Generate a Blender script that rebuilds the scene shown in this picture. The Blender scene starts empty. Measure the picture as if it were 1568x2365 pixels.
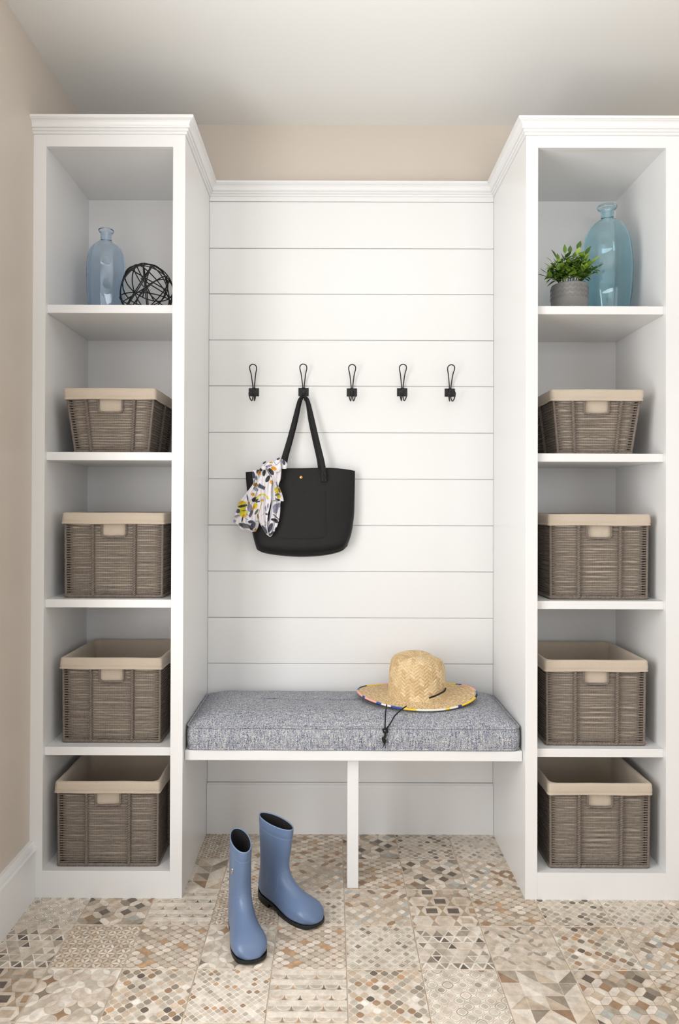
import bpy, bmesh, math, random
import numpy as np
from mathutils import Vector, Matrix
PI = math.pi
R = math.radians
random.seed(7); rng = np.random.default_rng(7)
sc = bpy.context.scene
C = sc.collection

# ------------------------------------------------------------------ camera
cam = bpy.data.cameras.new('camera'); camo = bpy.data.objects.new('camera', cam); C.objects.link(camo)
cam.sensor_fit = 'HORIZONTAL'; cam.sensor_width = 36; cam.lens = 1654.76/1568*36
cam.shift_x = 21.4/1568; cam.shift_y = -25.0/1568
camo.matrix_world = (Matrix.Translation((0, 0, 1.24)) @ Matrix.Rotation(R(0.0893), 4, 'Z')
                     @ Matrix.Rotation(R(90.398), 4, 'X') @ Matrix.Rotation(R(0.185), 4, 'Z'))
cam.clip_start = 0.05; sc.camera = camo
# ------------------------------------------------------------------ world, lights, exposure
w = bpy.data.worlds.new('world'); sc.world = w; w.use_nodes = True
w.node_tree.nodes['Background'].inputs[0].default_value = (0.93, 0.96, 1.0, 1)
w.node_tree.nodes['Background'].inputs[1].default_value = 0.3

def area(name, loc, target, sx, sy, power, col=(1, 1, 1)):
    l = bpy.data.lights.new(name, 'AREA'); l.shape = 'RECTANGLE'; l.size = sx; l.size_y = sy
    l.energy = power; l.color = col
    o = bpy.data.objects.new(name, l); C.objects.link(o); o.location = loc
    o.rotation_euler = (Vector(target)-Vector(loc)).to_track_quat('-Z', 'Y').to_euler()
    return o
area('daylight_side_window', (-1.07, 0.95, 1.25), (1.0, 1.25, 1.25), 1.3, 1.7, 46, (1, 0.99, 0.975))
area('daylight_rear_window', (0.5, -2.7, 1.35), (0.4, 2.0, 1.3), 3.0, 1.7, 27, (0.98, 0.99, 1.0))
area('daylight_right_window', (2.5, -0.3, 1.45), (0.2, 2.0, 1.2), 1.6, 1.6, 14, (0.95, 0.98, 1.0))
area('ceiling_bounce_fill', (0.40, 0.6, 2.05), (0.40, 0.75, 3.0), 1.1, 1.0, 20, (1, 0.99, 0.98))  # added uplight without a fixture; brightens the ceiling like a bounced flash
sc.view_settings.view_transform = 'Standard'; sc.view_settings.look = 'None'
sc.view_settings.gamma = 1.0; sc.view_settings.exposure = 0.08
sc.view_settings.use_curve_mapping = False

# ------------------------------------------------------------------ helpers
Df, Db = 2.271, 2.726
XO, XL, XR, XE = -0.951, -0.468, 0.6157, 1.145
ZT = 2.4686
CEIL = 2.707
F, CX, CY = 1654.76, 762.6, 1157.5

def px(u, v, Y):
    """point at depth Y seen at photograph pixel u, v (camera model above, small angles included)"""
    a, b = (u-CX), (v-CY); ro = R(0.185)
    a, b = a*math.cos(ro)+b*math.sin(ro), -a*math.sin(ro)+b*math.cos(ro)
    x, z = a/F, -b/F; p = R(0.398)
    y2, z2 = math.cos(p)-z*math.sin(p), math.sin(p)+z*math.cos(p)
    ya = R(0.0893); x3 = x*math.cos(ya)-y2*math.sin(ya); y3 = x*math.sin(ya)+y2*math.cos(ya)
    k = Y/y3
    return Vector((x3*k, Y, 1.24+z2*k))

def lin(h):
    h = h.lstrip('#'); c = [int(h[i:i+2], 16)/255 for i in (0, 2, 4)]
    return tuple(((x/12.92) if x <= 0.04045 else ((x+0.055)/1.055)**2.4) for x in c)

def mat(name, col=(.8, .8, .8), rough=.5, noise=0, nscale=20, bump=0, bscale=200, vcol=False, metal=0, spec=.5,
        trans=0, ior=1.45, sheen=0, stretch=(1, 1, 1), wear=None):
    m = bpy.data.materials.new(name); m.use_nodes = True
    nt = m.node_tree; b = nt.nodes['Principled BSDF']; L = nt.links.new
    if isinstance(col, str): col = lin(col)
    b.inputs['Base Color'].default_value = (*col, 1); b.inputs['Roughness'].default_value = rough
    b.inputs['Metallic'].default_value = metal; b.inputs['Specular IOR Level'].default_value = spec
    b.inputs['IOR'].default_value = ior
    if trans: b.inputs['Transmission Weight'].default_value = trans
    if sheen: b.inputs['Sheen Weight'].default_value = sheen
    src = None
    if vcol:
        a = nt.nodes.new('ShaderNodeAttribute'); a.attribute_name = 'Col'; src = a.outputs['Color']
    tc = nt.nodes.new('ShaderNodeTexCoord'); mp = nt.nodes.new('ShaderNodeMapping'); mp.inputs['Scale'].default_value = stretch
    L(tc.outputs['Object'], mp.inputs[0])
    if noise:
        n = nt.nodes.new('ShaderNodeTexNoise'); n.inputs['Scale'].default_value = nscale; n.inputs['Detail'].default_value = 6
        L(mp.outputs[0], n.inputs['Vector'])
        mr = nt.nodes.new('ShaderNodeMapRange'); mr.inputs[1].default_value = .3; mr.inputs[2].default_value = .7
        mr.inputs[3].default_value = 1-noise; mr.inputs[4].default_value = 1+noise
        L(n.outputs[0], mr.inputs[0])
        mx = nt.nodes.new('ShaderNodeMix'); mx.data_type = 'RGBA'; mx.blend_type = 'MULTIPLY'; mx.inputs[0].default_value = 1
        if src: L(src, mx.inputs[6])
        else: mx.inputs[6].default_value = (*col, 1)
        L(mr.outputs[0], mx.inputs[7]); src = mx.outputs[2]
    if src: L(src, b.inputs['Base Color'])
    if bump:
        n2 = nt.nodes.new('ShaderNodeTexNoise'); n2.inputs['Scale'].default_value = bscale; n2.inputs['Detail'].default_value = 4
        L(mp.outputs[0], n2.inputs['Vector'])
        bp = nt.nodes.new('ShaderNodeBump'); bp.inputs['Strength'].default_value = bump; bp.inputs['Distance'].default_value = .002
        L(n2.outputs[0], bp.inputs['Height']); L(bp.outputs[0], b.inputs['Normal'])
    return m

M = {}
M['white'] = mat('white_satin_paint', '#e9e9e9', .28)
M['ceil'] = mat('ceiling_paint', '#e6e6e4', .8, bump=.05, bscale=300)
M['beige'] = mat('beige_wall_paint', '#cec4b9', .42, noise=.01, nscale=4, bump=.12, bscale=260)
M['grout'] = mat('floor_grout', '#bdb19e', .8, noise=.1, nscale=60)
M['rope'] = mat('grey_brown_rope', '#7d7269', .85, noise=.22, nscale=160, bump=.5, bscale=900)
M['liner'] = mat('linen_liner', '#c6b8a7', .9, noise=.07, nscale=500, bump=.35, bscale=1100, sheen=.2)
M['black_metal'] = mat('black_metal', '#1b1b1c', .42, bump=.1, bscale=300)
M['leather'] = mat('black_grained_leather', '#0b0b0c', .46, noise=.1, nscale=80, bump=.6, bscale=420, spec=.35)
M['leather_edge'] = mat('black_leather_edge', '#0d0d0e', .55)
M['gold'] = mat('brass_snap', '#d9a868', .22, metal=1)
M['silver'] = mat('silver_badge', '#c9c4bb', .25, metal=1)
M['boot'] = mat('blue_matte_rubber', '#667a9b', .33, noise=.02, nscale=500, spec=.5)
M['boot_seam'] = mat('blue_rubber_seam', '#7a90ae', .4)
M['boot_in'] = mat('dark_boot_lining', '#201e1f', .9)
M['sole'] = mat('black_rubber_sole', '#17181a', .5)
M['cord'] = mat('black_cord', '#161616', .8, bump=.5, bscale=1500)
M['scarf'] = mat('printed_scarf_cloth', vcol=True, rough=.75, noise=.02, nscale=200, sheen=.15)
M['straw'] = mat('straw', vcol=True, rough=.55, noise=.16, nscale=260, spec=.35)
M['bind'] = mat('hat_binding', vcol=True, rough=.6)
M['pot'] = mat('grey_glazed_ceramic', '#7a7978', .08, noise=.06, nscale=30)
M['soil'] = mat('dark_moss', '#2c2a1c', .95)
M['leafA'] = mat('leaf_dark', '#4c6a28', .45, noise=.25, nscale=60)
M['leafB'] = mat('leaf_mid', '#6c9032', .45, noise=.2, nscale=60)
M['leafC'] = mat('leaf_light', '#9cba45', .45, noise=.15, nscale=60)
M['stem'] = mat('stem', '#46581f', .6)
M['tile'] = mat('printed_porcelain', vcol=True, rough=.42, noise=.0, spec=.4)

# porcelain: watercolour-like staining inside the printed pieces, different on each tile
def tile_nodes(m):
    nt = m.node_tree; b = nt.nodes['Principled BSDF']; L = nt.links.new
    for n in list(nt.nodes):
        if n.type in ('TEX_COORD', 'MAPPING', 'ATTRIBUTE'): nt.nodes.remove(n)
    at = nt.nodes.new('ShaderNodeAttribute'); at.attribute_name = 'Col'
    tc = nt.nodes.new('ShaderNodeTexCoord'); oi = nt.nodes.new('ShaderNodeObjectInfo')
    ad = nt.nodes.new('ShaderNodeVectorMath'); ad.operation = 'MULTIPLY_ADD'
    L(oi.outputs['Random'], ad.inputs[0]); ad.inputs[1].default_value = (37, 91, 13); L(tc.outputs['Object'], ad.inputs[2])
    prev = at.outputs['Color']
    for sc_, lo, hi, a, c in ((34, .42, .72, (1, 1, 1, 1), (.74, .71, .69, 1)), (75, .35, .7, (1.06, 1.04, 1.02, 1), (.92, .89, .86, 1)),
                              (420, .3, .7, (1.05, 1.05, 1.05, 1), (.93, .93, .92, 1))):
        n = nt.nodes.new('ShaderNodeTexNoise'); n.inputs['Scale'].default_value = sc_; n.inputs['Detail'].default_value = 5
        L(ad.outputs[0], n.inputs['Vector'])
        r = nt.nodes.new('ShaderNodeMapRange'); r.inputs[1].default_value = lo; r.inputs[2].default_value = hi
        L(n.outputs[0], r.inputs[0])
        cm = nt.nodes.new('ShaderNodeMix'); cm.data_type = 'RGBA'; L(r.outputs[0], cm.inputs[0])
        cm.inputs[6].default_value = a; cm.inputs[7].default_value = c
        mx = nt.nodes.new('ShaderNodeMix'); mx.data_type = 'RGBA'; mx.blend_type = 'MULTIPLY'; mx.inputs[0].default_value = 1
        L(prev, mx.inputs[6]); L(cm.outputs[2], mx.inputs[7]); prev = mx.outputs[2]
    L(prev, b.inputs['Base Color'])
    n = nt.nodes.new('ShaderNodeTexNoise'); n.inputs['Scale'].default_value = 260; L(ad.outputs[0], n.inputs['Vector'])
    bp = nt.nodes.new('ShaderNodeBump'); bp.inputs['Strength'].default_value = .25; bp.inputs['Distance'].default_value = .001
    L(n.outputs[0], bp.inputs['Height']); L(bp.outputs[0], b.inputs['Normal'])
tile_nodes(M['tile'])

def fabric_mat():
    m = bpy.data.materials.new('blue_tweed'); m.use_nodes = True
    nt = m.node_tree; b = nt.nodes['Principled BSDF']; L = nt.links.new
    b.inputs['Roughness'].default_value = .95; b.inputs['Specular IOR Level'].default_value = .15
    tc = nt.nodes.new('ShaderNodeTexCoord')
    def noise(scale, st, det=3):
        mp = nt.nodes.new('ShaderNodeMapping'); mp.inputs['Scale'].default_value = st; L(tc.outputs['Object'], mp.inputs[0])
        n = nt.nodes.new('ShaderNodeTexNoise'); n.inputs['Scale'].default_value = scale; n.inputs['Detail'].default_value = det
        L(mp.outputs[0], n.inputs['Vector']); return n.outputs[0]
    n1 = noise(520, (1, 1, 1), 2); n2 = noise(130, (2.2, 1, .35), 4); n3 = noise(150, (.3, 1, 2.5), 3)
    def math_(op, a, c):
        n = nt.nodes.new('ShaderNodeMath'); n.operation = op
        for i, v in enumerate((a, c)):
            if isinstance(v, (int, float)): n.inputs[i].default_value = v
            else: L(v, n.inputs[i])
        return n.outputs[0]
    s = math_('ADD', math_('MULTIPLY', n1, 1.0), math_('ADD', math_('MULTIPLY', n2, .4), math_('MULTIPLY', n3, .2)))
    rp = nt.nodes.new('ShaderNodeValToRGB'); L(math_('DIVIDE', s, 1.6), rp.inputs[0])
    e = rp.color_ramp.elements
    e[0].position = .38; e[0].color = (*lin('#464d62'), 1); e[1].position = .62; e[1].color = (*lin('#dcd8cf'), 1)
    x = e.new(.46); x.color = (*lin('#777d8e'), 1); x = e.new(.53); x.color = (*lin('#adb0b6'), 1)
    L(rp.outputs[0], b.inputs['Base Color'])
    bp = nt.nodes.new('ShaderNodeBump'); bp.inputs['Strength'].default_value = .5; bp.inputs['Distance'].default_value = .001
    L(n1, bp.inputs['Height']); L(bp.outputs[0], b.inputs['Normal'])
    return m
M['tweed'] = fabric_mat()

def glass_mat(name, col, dens):
    m = bpy.data.materials.new(name); m.use_nodes = True
    nt = m.node_tree; b = nt.nodes['Principled BSDF']; L = nt.links.new
    b.inputs['Base Color'].default_value = (1, 1, 1, 1); b.inputs['Roughness'].default_value = 0.0
    b.inputs['Transmission Weight'].default_value = 1; b.inputs['IOR'].default_value = 1.45
    va = nt.nodes.new('ShaderNodeVolumeAbsorption'); va.inputs['Color'].default_value = (*col, 1); va.inputs['Density'].default_value = dens
    L(va.outputs[0], nt.nodes['Material Output'].inputs['Volume'])
    return m
M['glassL'] = glass_mat('pale_blue_glass', (.15, .57, .95), 62)
M['glassR'] = glass_mat('aqua_blue_glass', (.16, .80, .97), 80)

def tag(o, label=None, cat=None, group=None, kind=None):
    if label: o['label'] = label
    if cat: o['category'] = cat
    if group: o['group'] = group
    if kind: o['kind'] = kind
    return o

def link(name, me, m, parent=None, smooth=False):
    o = bpy.data.objects.new(name, me); C.objects.link(o)
    if m is not None and not me.materials: me.materials.append(m)
    if smooth: me.shade_smooth()
    if parent: o.parent = parent
    return o

def mesh(name, V, Fc, m, parent=None, smooth=True, col=None):
    me = bpy.data.meshes.new(name)
    V = V.tolist() if hasattr(V, 'tolist') else [tuple(v) for v in V]
    Fc = Fc.tolist() if hasattr(Fc, 'tolist') else Fc
    me.from_pydata(V, [], Fc); me.update()
    if col is not None:
        a = me.color_attributes.new('Col', 'FLOAT_COLOR', 'POINT')
        col = np.asarray(col, dtype=np.float32)
        if col.shape[1] == 3: col = np.hstack([col, np.ones((len(col), 1), np.float32)])
        a.data.foreach_set('color', col.ravel())
    return link(name, me, m, parent, smooth)

def empty(name, loc, rz=0):
    o = bpy.data.objects.new(name, None); C.objects.link(o); o.location = loc; o.rotation_euler = (0, 0, rz)
    o.empty_display_size = .05; return o

def local(parent):
    """offset to subtract when coordinates are given in world space under a parent Empty that is not rotated"""
    return Vector(parent.location) if parent else Vector((0, 0, 0))

def box(name, a, b, m, parent=None, bev=.0012):
    bm = bmesh.new(); bmesh.ops.create_cube(bm, size=1)
    c = [(a[i]+b[i])/2 for i in range(3)]; s = [abs(b[i]-a[i]) for i in range(3)]
    off = local(parent)
    for v in bm.verts: v.co = Vector((c[0]+v.co.x*s[0], c[1]+v.co.y*s[1], c[2]+v.co.z*s[2]))-off
    if bev: bmesh.ops.bevel(bm, geom=bm.edges[:], offset=bev, segments=2, affect='EDGES', profile=.5)
    me = bpy.data.meshes.new(name); bm.to_mesh(me); bm.free()
    return link(name, me, m, parent)

def frames(P, closed=False):
    P = np.asarray(P, float); n = len(P)
    T = np.zeros_like(P)
    if closed: T = np.roll(P, -1, 0)-np.roll(P, 1, 0)
    else:
        T[1:-1] = P[2:]-P[:-2]; T[0] = P[1]-P[0]; T[-1] = P[-1]-P[-2]
    T /= np.linalg.norm(T, axis=1)[:, None]+1e-12
    up = np.array([0, 0, 1.]) if abs(T[0][2]) < .9 else np.array([0, 1., 0])
    N = np.zeros_like(P); v = up-T[0]*up.dot(T[0]); N[0] = v/np.linalg.norm(v)
    for i in range(1, n):
        v = N[i-1]-T[i]*N[i-1].dot(T[i]); l = np.linalg.norm(v); N[i] = v/l if l > 1e-9 else N[i-1]
    return T, N, np.cross(T, N)

def tube(P, r, k=8, closed=False, twist=None, cap=True):
    """vertices, faces of a tube; twist=(pitch, depth) gives a two-strand rope surface"""
    P = np.asarray(P, float); n = len(P); T, N, B = frames(P, closed)
    r = np.full(n, r) if np.isscalar(r) else np.asarray(r)
    a = np.arange(k)/k*2*PI
    s = np.concatenate([[0], np.cumsum(np.linalg.norm(np.diff(P, axis=0), axis=1))])
    rr = r[:, None]*np.ones(k)[None]
    if twist: rr = rr*(1+twist[1]*np.cos(2*(a[None]-PI*s[:, None]/twist[0])))
    V = P[:, None]+rr[..., None]*(np.cos(a)[None, :, None]*N[:, None]+np.sin(a)[None, :, None]*B[:, None])
    V = V.reshape(-1, 3)
    i = np.arange(n if closed else n-1)[:, None]; j = np.arange(k)[None]
    i2 = (i+1) % n; j2 = (j+1) % k
    Fc = np.stack([i*k+j+0*j2, i2*k+j, i2*k+j2, i*k+j2], -1).reshape(-1, 4)
    Fc = Fc.tolist()
    if cap and not closed: Fc += [list(range(k))[::-1], [(n-1)*k+q for q in range(k)]]
    return V, Fc

def join(parts):
    V, Fc, o = [], [], 0
    for v, f in parts:
        V.append(v); Fc += [[q+o for q in g] for g in f]; o += len(v)
    return np.concatenate(V), Fc

def smooth_path(pts, n):
    """Catmull-Rom through pts"""
    P = np.asarray([tuple(p) for p in pts], float); m = len(P)
    Q = np.vstack([2*P[0]-P[1], P, 2*P[-1]-P[-2]])
    t = np.linspace(0, m-1-1e-9, n); i = t.astype(int); f = (t-i)[:, None]
    a, b, c, d = Q[i], Q[i+1], Q[i+2], Q[i+3]
    return .5*((2*b)+(-a+c)*f+(2*a-5*b+4*c-d)*f**2+(-a+3*b-3*c+d)*f**3)

def grid_faces(n, m, wrap=False):
    i = np.arange(n-1)[:, None]; j = np.arange(m if wrap else m-1)[None]
    j2 = (j+1) % m
    return np.stack([i*m+j, i*m+j2, (i+1)*m+j2, (i+1)*m+j], -1).reshape(-1, 4)

def lathe(prof, n=64, off=(0, 0, 0), fl=None):
    """prof: list of (r, z)"""
    prof = np.asarray(prof, float); a = np.arange(n)/n*2*PI
    rr = prof[:, 0][:, None]*(np.ones(n)[None] if fl is None else fl(prof[:, 1][:, None], a[None]))
    V = np.stack([rr*np.cos(a), rr*np.sin(a), prof[:, 1][:, None]*np.ones(n)], -1).reshape(-1, 3)+np.array(off)
    return V, grid_faces(len(prof), n, True).tolist()

# ------------------------------------------------------------------ room shell
def struct(o): o['kind'] = 'structure'; return o
RX, RY = 2.7, -2.8      # right wall, rear end of the room
struct(box('floor', (XO-.2, RY, -.06), (RX+.1, Db+.15, -.0016), M['grout'], bev=0))
floor = bpy.data.objects['floor']
struct(box('ceiling', (XO-.2, RY, CEIL), (RX+.1, Db+.15, CEIL+.1), M['ceil'], bev=0))
wb = struct(box('wall_back', (XO-.12, Db+.02, -.004), (RX+.1, Db+.15, CEIL), M['beige'], bev=0))
# left wall with a window opening beyond the frame
wy0, wy1, wz0, wz1 = .3, 1.6, .4, 2.1
V, Fc = [], []
def addbox(a, b):
    o = len(V)
    for z in (a[2], b[2]):
        for x, y in ((a[0], a[1]), (b[0], a[1]), (b[0], b[1]), (a[0], b[1])): V.append((x, y, z))
    for f in ((0, 3, 2, 1), (4, 5, 6, 7), (0, 1, 5, 4), (1, 2, 6, 5), (2, 3, 7, 6), (3, 0, 4, 7)): Fc.append([q+o for q in f])
addbox((XO-.12, RY, -.004), (XO, wy0, CEIL)); addbox((XO-.12, wy1, -.004), (XO, Db+.02, CEIL))
addbox((XO-.12, wy0, -.004), (XO, wy1, wz0)); addbox((XO-.12, wy0, wz1), (XO, wy1, CEIL))
struct(mesh('wall_left', V, Fc, M['beige'], smooth=False))
V, Fc = [], []
for a, b in (((wy0-.06, wz0-.06), (wy0, wz1+.06)), ((wy1, wz0-.06), (wy1+.06, wz1+.06)), ((wy0, wz0-.06), (wy1, wz0)), ((wy0, wz1), (wy1, wz1+.06)),
             ((wy0+.63, wz0), (wy0+.67, wz1)), ((wy0, 1.23), (wy1, 1.27))):
    addbox((XO-.02, a[0], a[1]), (XO+.015, b[0], b[1]))
struct(mesh('window_1', V, Fc, M['white'], smooth=False))
V, Fc = [], []
addbox((RX, -1.2+1.8, -.004), (RX+.1, Db+.02, CEIL)); addbox((RX, RY, -.004), (RX+.1, -1.2, CEIL))
addbox((RX, -1.2, -.004), (RX+.1, .6, .6)); addbox((RX, -1.2, 2.3), (RX+.1, .6, CEIL))
struct(mesh('wall_right', V, Fc, M['beige'], smooth=False))
V, Fc = [], []
addbox((XO-.12, RY-.1, -.004), (-1.0+.02, RY, CEIL)); addbox((2.0, RY-.1, -.004), (RX+.1, RY, CEIL))
addbox((XO, RY-.1, -.004), (2.0, RY, .45)); addbox((XO, RY-.1, 2.25), (2.0, RY, CEIL))
struct(mesh('wall_rear', V, Fc, M['beige'], smooth=False))

def extrude_profile(name, prof, axis, a, b, base, sgn, m, parent=None):
    """prof: (out, z); run along axis from a to b; base coordinate of the wall face; sgn outward"""
    off = local(parent); V = []
    for t in (a, b):
        for o_, z in prof:
            p = (base+sgn*o_, t, z) if axis == 'y' else (t, base+sgn*o_, z)
            V.append(tuple(Vector(p)-off))
    n = len(prof); Fc = [[i, (i+1) % n, n+(i+1) % n, n+i] for i in range(n)]+[list(range(n))[::-1], list(range(n, 2*n))]
    o = mesh(name, V, Fc, m, parent, smooth=False)
    bm = bmesh.new(); bm.from_mesh(o.data); bmesh.ops.recalc_face_normals(bm, faces=bm.faces[:]); bm.to_mesh(o.data); bm.free()
    return o
bprof = [(0, -.003), (.02, -.003), (.02, .142), (.0235, .146), (.0235, .153), (.019, .158), (.017, .165), (.0135, .174), (.011, .178), (0, .178)]
struct(extrude_profile('baseboard_left', bprof, 'y', RY, Df-.0005, XO, 1, M['white']))
struct(extrude_profile('baseboard_back', [(0, -.003), (.014, -.003), (.014, .172), (.012, .176), (.011, .184), (.008, .186), (.006, .1905), (0, .1905)],
                       'x', XL+.0005, XR-.0005, Db+.004, -1, M['white']))
# shiplap boards on the back wall
zs = [2.4008, 2.2227, 2.0481, 1.8721, 1.697, 1.5196, 1.3431, 1.1669, .9916, .8156, .6415, .4655, .1925]
for i in range(len(zs)-1):
    t, b = zs[i]-.0013, zs[i+1]+.0013
    o = box('shiplap_board', (XL+.0001, Db, b), (XR-.0001, Db+.0055, t), M['white'], bev=.0012); o.parent = wb
o = box('header_board', (XL+.0001, Db, 2.4008+.002), (XR-.0001, Db+.0195, ZT-.004), M['white'], bev=.0012); o.parent = wb

o = box('shiplap_backing', (XL+.0001, Db+.006, .17), (XR-.0001, Db+.0195, 2.41), M['white'], bev=0); o.parent = wb

# crown moulding with mitred corners
cprof = [(0, 2.4200), (.0035, 2.4200), (.0060, 2.4212), (.0066, 2.4245), (.0050, 2.4262), (.0052, 2.4275), (.0100, 2.4282), (.0118, 2.4300), (.0118, 2.4325), (.0098, 2.4345), (.0100, 2.4360),
         (.0155, 2.4366), (.0168, 2.4385), (.0160, 2.4405), (.0140, 2.4415), (.0142, 2.4430), (.0150, 2.4470), (.0172, 2.4515), (.0208, 2.4552), (.0250, 2.4575), (.0272, 2.4578), (.0276, 2.4600), (.0306, 2.4604),
         (.0306, ZT), (0, ZT)]
cpath = [(XO, Df), (XL, Df), (XL, Db), (XR, Db), (XR, Df), (XE+.0, Df)]
cnorm = [(0, -1), (1, -1), (1, -1), (-1, -1), (-1, -1), (0, -1)]
def crown(i0, i1, parent, extra_end=None):
    V = []; n = len(cprof); pts = list(range(i0, i1+1)); off = local(parent)
    for i in pts:
        for o_, z in cprof:
            V.append((cpath[i][0]+cnorm[i][0]*o_-off.x, cpath[i][1]+cnorm[i][1]*o_-off.y, z-off.z))
    Fc = []
    for k in range(len(pts)-1):
        for i in range(n):
            Fc.append([k*n+i, k*n+(i+1) % n, (k+1)*n+(i+1) % n, (k+1)*n+i])
    Fc += [list(range(n))[::-1], [(len(pts)-1)*n+i for i in range(n)]]
    o = mesh('crown_molding', V, Fc, M['white'], parent, smooth=False)
    bm = bmesh.new(); bm.from_mesh(o.data); bmesh.ops.recalc_face_normals(bm, faces=bm.faces[:]); bm.to_mesh(o.data); bm.free()
    return o

# ------------------------------------------------------------------ cabinets
SH = [1.8824, 1.4107, .94, .4696]
def cabinet(x0, a, b, x1, label, i0, i1):
    """x0,x1 outer, a,b opening"""
    r = empty('storage_cabinet', ((x0+x1)/2, Df, 0)); tag(r, label, 'cabinet', 'tall white open cabinets')
    W_ = M['white']; ft = .017
    box('face_stile', (x0, Df, 0), (a, Df+ft, 2.42), W_, r, bev=.0005); box('face_stile', (b, Df, 0), (x1, Df+ft, 2.42), W_, r, bev=.0005)
    box('top_rail', (a, Df+.0001, 2.3818), (b, Df+ft, 2.42), W_, r, bev=.0002); box('bottom_rail', (a, Df+.0001, 0), (b, Df+ft, .085), W_, r, bev=.0002)
    box('side_panel', (x0+.0004, Df+ft, 0), (a-.0015, Db+.019, 2.45), W_, r, bev=.0005)
    box('side_panel', (b+.0015, Df+ft, 0), (x1-.0004, Db+.019, 2.45), W_, r, bev=.0005)
    box('back_panel', (a-.0015, Df+.405, .07), (b+.0015, Df+.417, 2.44), W_, r, bev=0)
    box('top_panel', (a-.0015, Df+ft, 2.3835), (b+.0015, Df+.405, 2.402), W_, r, bev=0)
    box('bottom_panel', (a-.0015, Df+ft, .066), (b+.0015, Df+.405, .0845), W_, r, bev=0)
    for z in SH:
        box('shelf', (a-.0012, Df+ft+.0005, z-.0262), (b+.0012, Df+.405, z), W_, r, bev=.0008)
    crown(i0, i1, r)
    return r
cabL = cabinet(XO, -.9103, -.507, XL, 'tall white open cabinet standing against the beige side wall', 0, 2)
cabR = cabinet(XR, .6538, 1.0598, XE, 'tall white open cabinet with the potted plant on its top shelf, beside the straw hat', 3, 5)
crown(2, 3, wb).location = (0, 0, 0)

# bench
bench = empty('built_in_bench', (.074, Df+.03, 0)); tag(bench, 'white wooden bench board with a single square front leg, spanning between the tall cabinets', 'bench')
box('bench_top', (XL+.0006, Df+.03, .4235), (XR-.0006, Db-.0005, .4565), M['white'], bench, bev=.003)
box('leg', (.0552, 2.333, 0), (.0915, 2.421, .4235), M['white'], bench, bev=.0015)

# ------------------------------------------------------------------ floor tiles: printed mosaic patterns
PAL = {k: lin(v) for k, v in dict(cream='#e6dfd5', beige='#d9cec1', sand='#d2c2af', lg='#cfc8bb', grey='#b5ac9f', taupe='#9a9083',
                                   dark='#736a62', brown='#a98e75', orange='#c7a584', white='#f1ede6', blue='#bfc3c0', line='#b3a08a').items()}
def pick(ws):
    ks = list(ws); return random.choices(ks, [ws[k] for k in ks])[0]
def clip(poly, lo, hi):
    for ax in (0, 1):
        for s, lim in ((1, lo), (-1, -hi)):
            out = []
            for i in range(len(poly)):
                p, q = poly[i-1], poly[i]; dp, dq = s*p[ax]-lim, s*q[ax]-lim
                if dp >= 0: 
                    if dq >= 0: out.append(q)
                    else: t = dp/(dp-dq); out.append((p[0]+(q[0]-p[0])*t, p[1]+(q[1]-p[1])*t))
                elif dq >= 0:
                    t = dp/(dp-dq); out.append((p[0]+(q[0]-p[0])*t, p[1]+(q[1]-p[1])*t)); out.append(q)
            poly = out
            if len(poly) < 3: return []
    return poly
def shrink(poly, k):
    cx = sum(p[0] for p in poly)/len(poly); cy = sum(p[1] for p in poly)/len(poly)
    return [(cx+(x-cx)*k, cy+(y-cy)*k) for x, y in poly]
def vesica(p, q, k, n=6):
    (x0, y0), (x1, y1) = p, q; dx, dy = x1-x0, y1-y0; out = []
    for s in (1, -1):
        for i in range(n):
            t = i/n; t = t if s == 1 else 1-t; h = s*k*4*t*(1-t)
            out.append((x0+dx*t-dy*h, y0+dy*t+dx*h))
    return out
def sdiam(cx, cy, rx, ry, p, n=5):
    out = []
    for q in range(4):
        for i in range(n):
            a = (q+i/n)*PI/2; c, s = math.cos(a), math.sin(a); d = (abs(c)**p+abs(s)**p)**(-1/p)
            out.append((cx+rx*c*d, cy+ry*s*d))
    return out
WARM = dict(beige=5, cream=4, sand=3, lg=3, grey=2, taupe=1, brown=1, orange=1)
COOL = dict(lg=5, beige=3, cream=2, grey=4, taupe=2, blue=1)
LIGHT = dict(cream=6, beige=4, lg=2, white=2, sand=1)
def pat_lantern(n, p, wts, grout, gap=.9, aspect=1., accents=None):
    P = []; st = 1/n; q = .5*2**(1/p)*gap
    for j in range(-1, int(2*n/aspect)+2):
        for i in range(-1, n+2):
            cx = (i+(j % 2)*.5)*st; cy = j*st*.5*aspect
            P.append((sdiam(cx, cy, st*.5*q, st*.5*aspect*q, p), pick(wts), 1))
    return grout, P
def pat_nested(n, p, w1, w2, ring):
    P = []; st = 1/n; g = .5*2**(1/p)
    for j in range(-1, 2*n+2):
        for i in range(-1, n+2):
            cx = (i+(j % 2)*.5)*st; cy = j*st*.5
            P.append((sdiam(cx, cy, st*.5*g*.98, st*.5*g*.98, p), pick(w1), 1))
            P.append((sdiam(cx, cy, st*.5*g*.76, st*.5*g*.76, p), ring, 2))
            P.append((sdiam(cx, cy, st*.5*g*.62, st*.5*g*.62, p), pick(w2), 3))
    return ring, P
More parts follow.
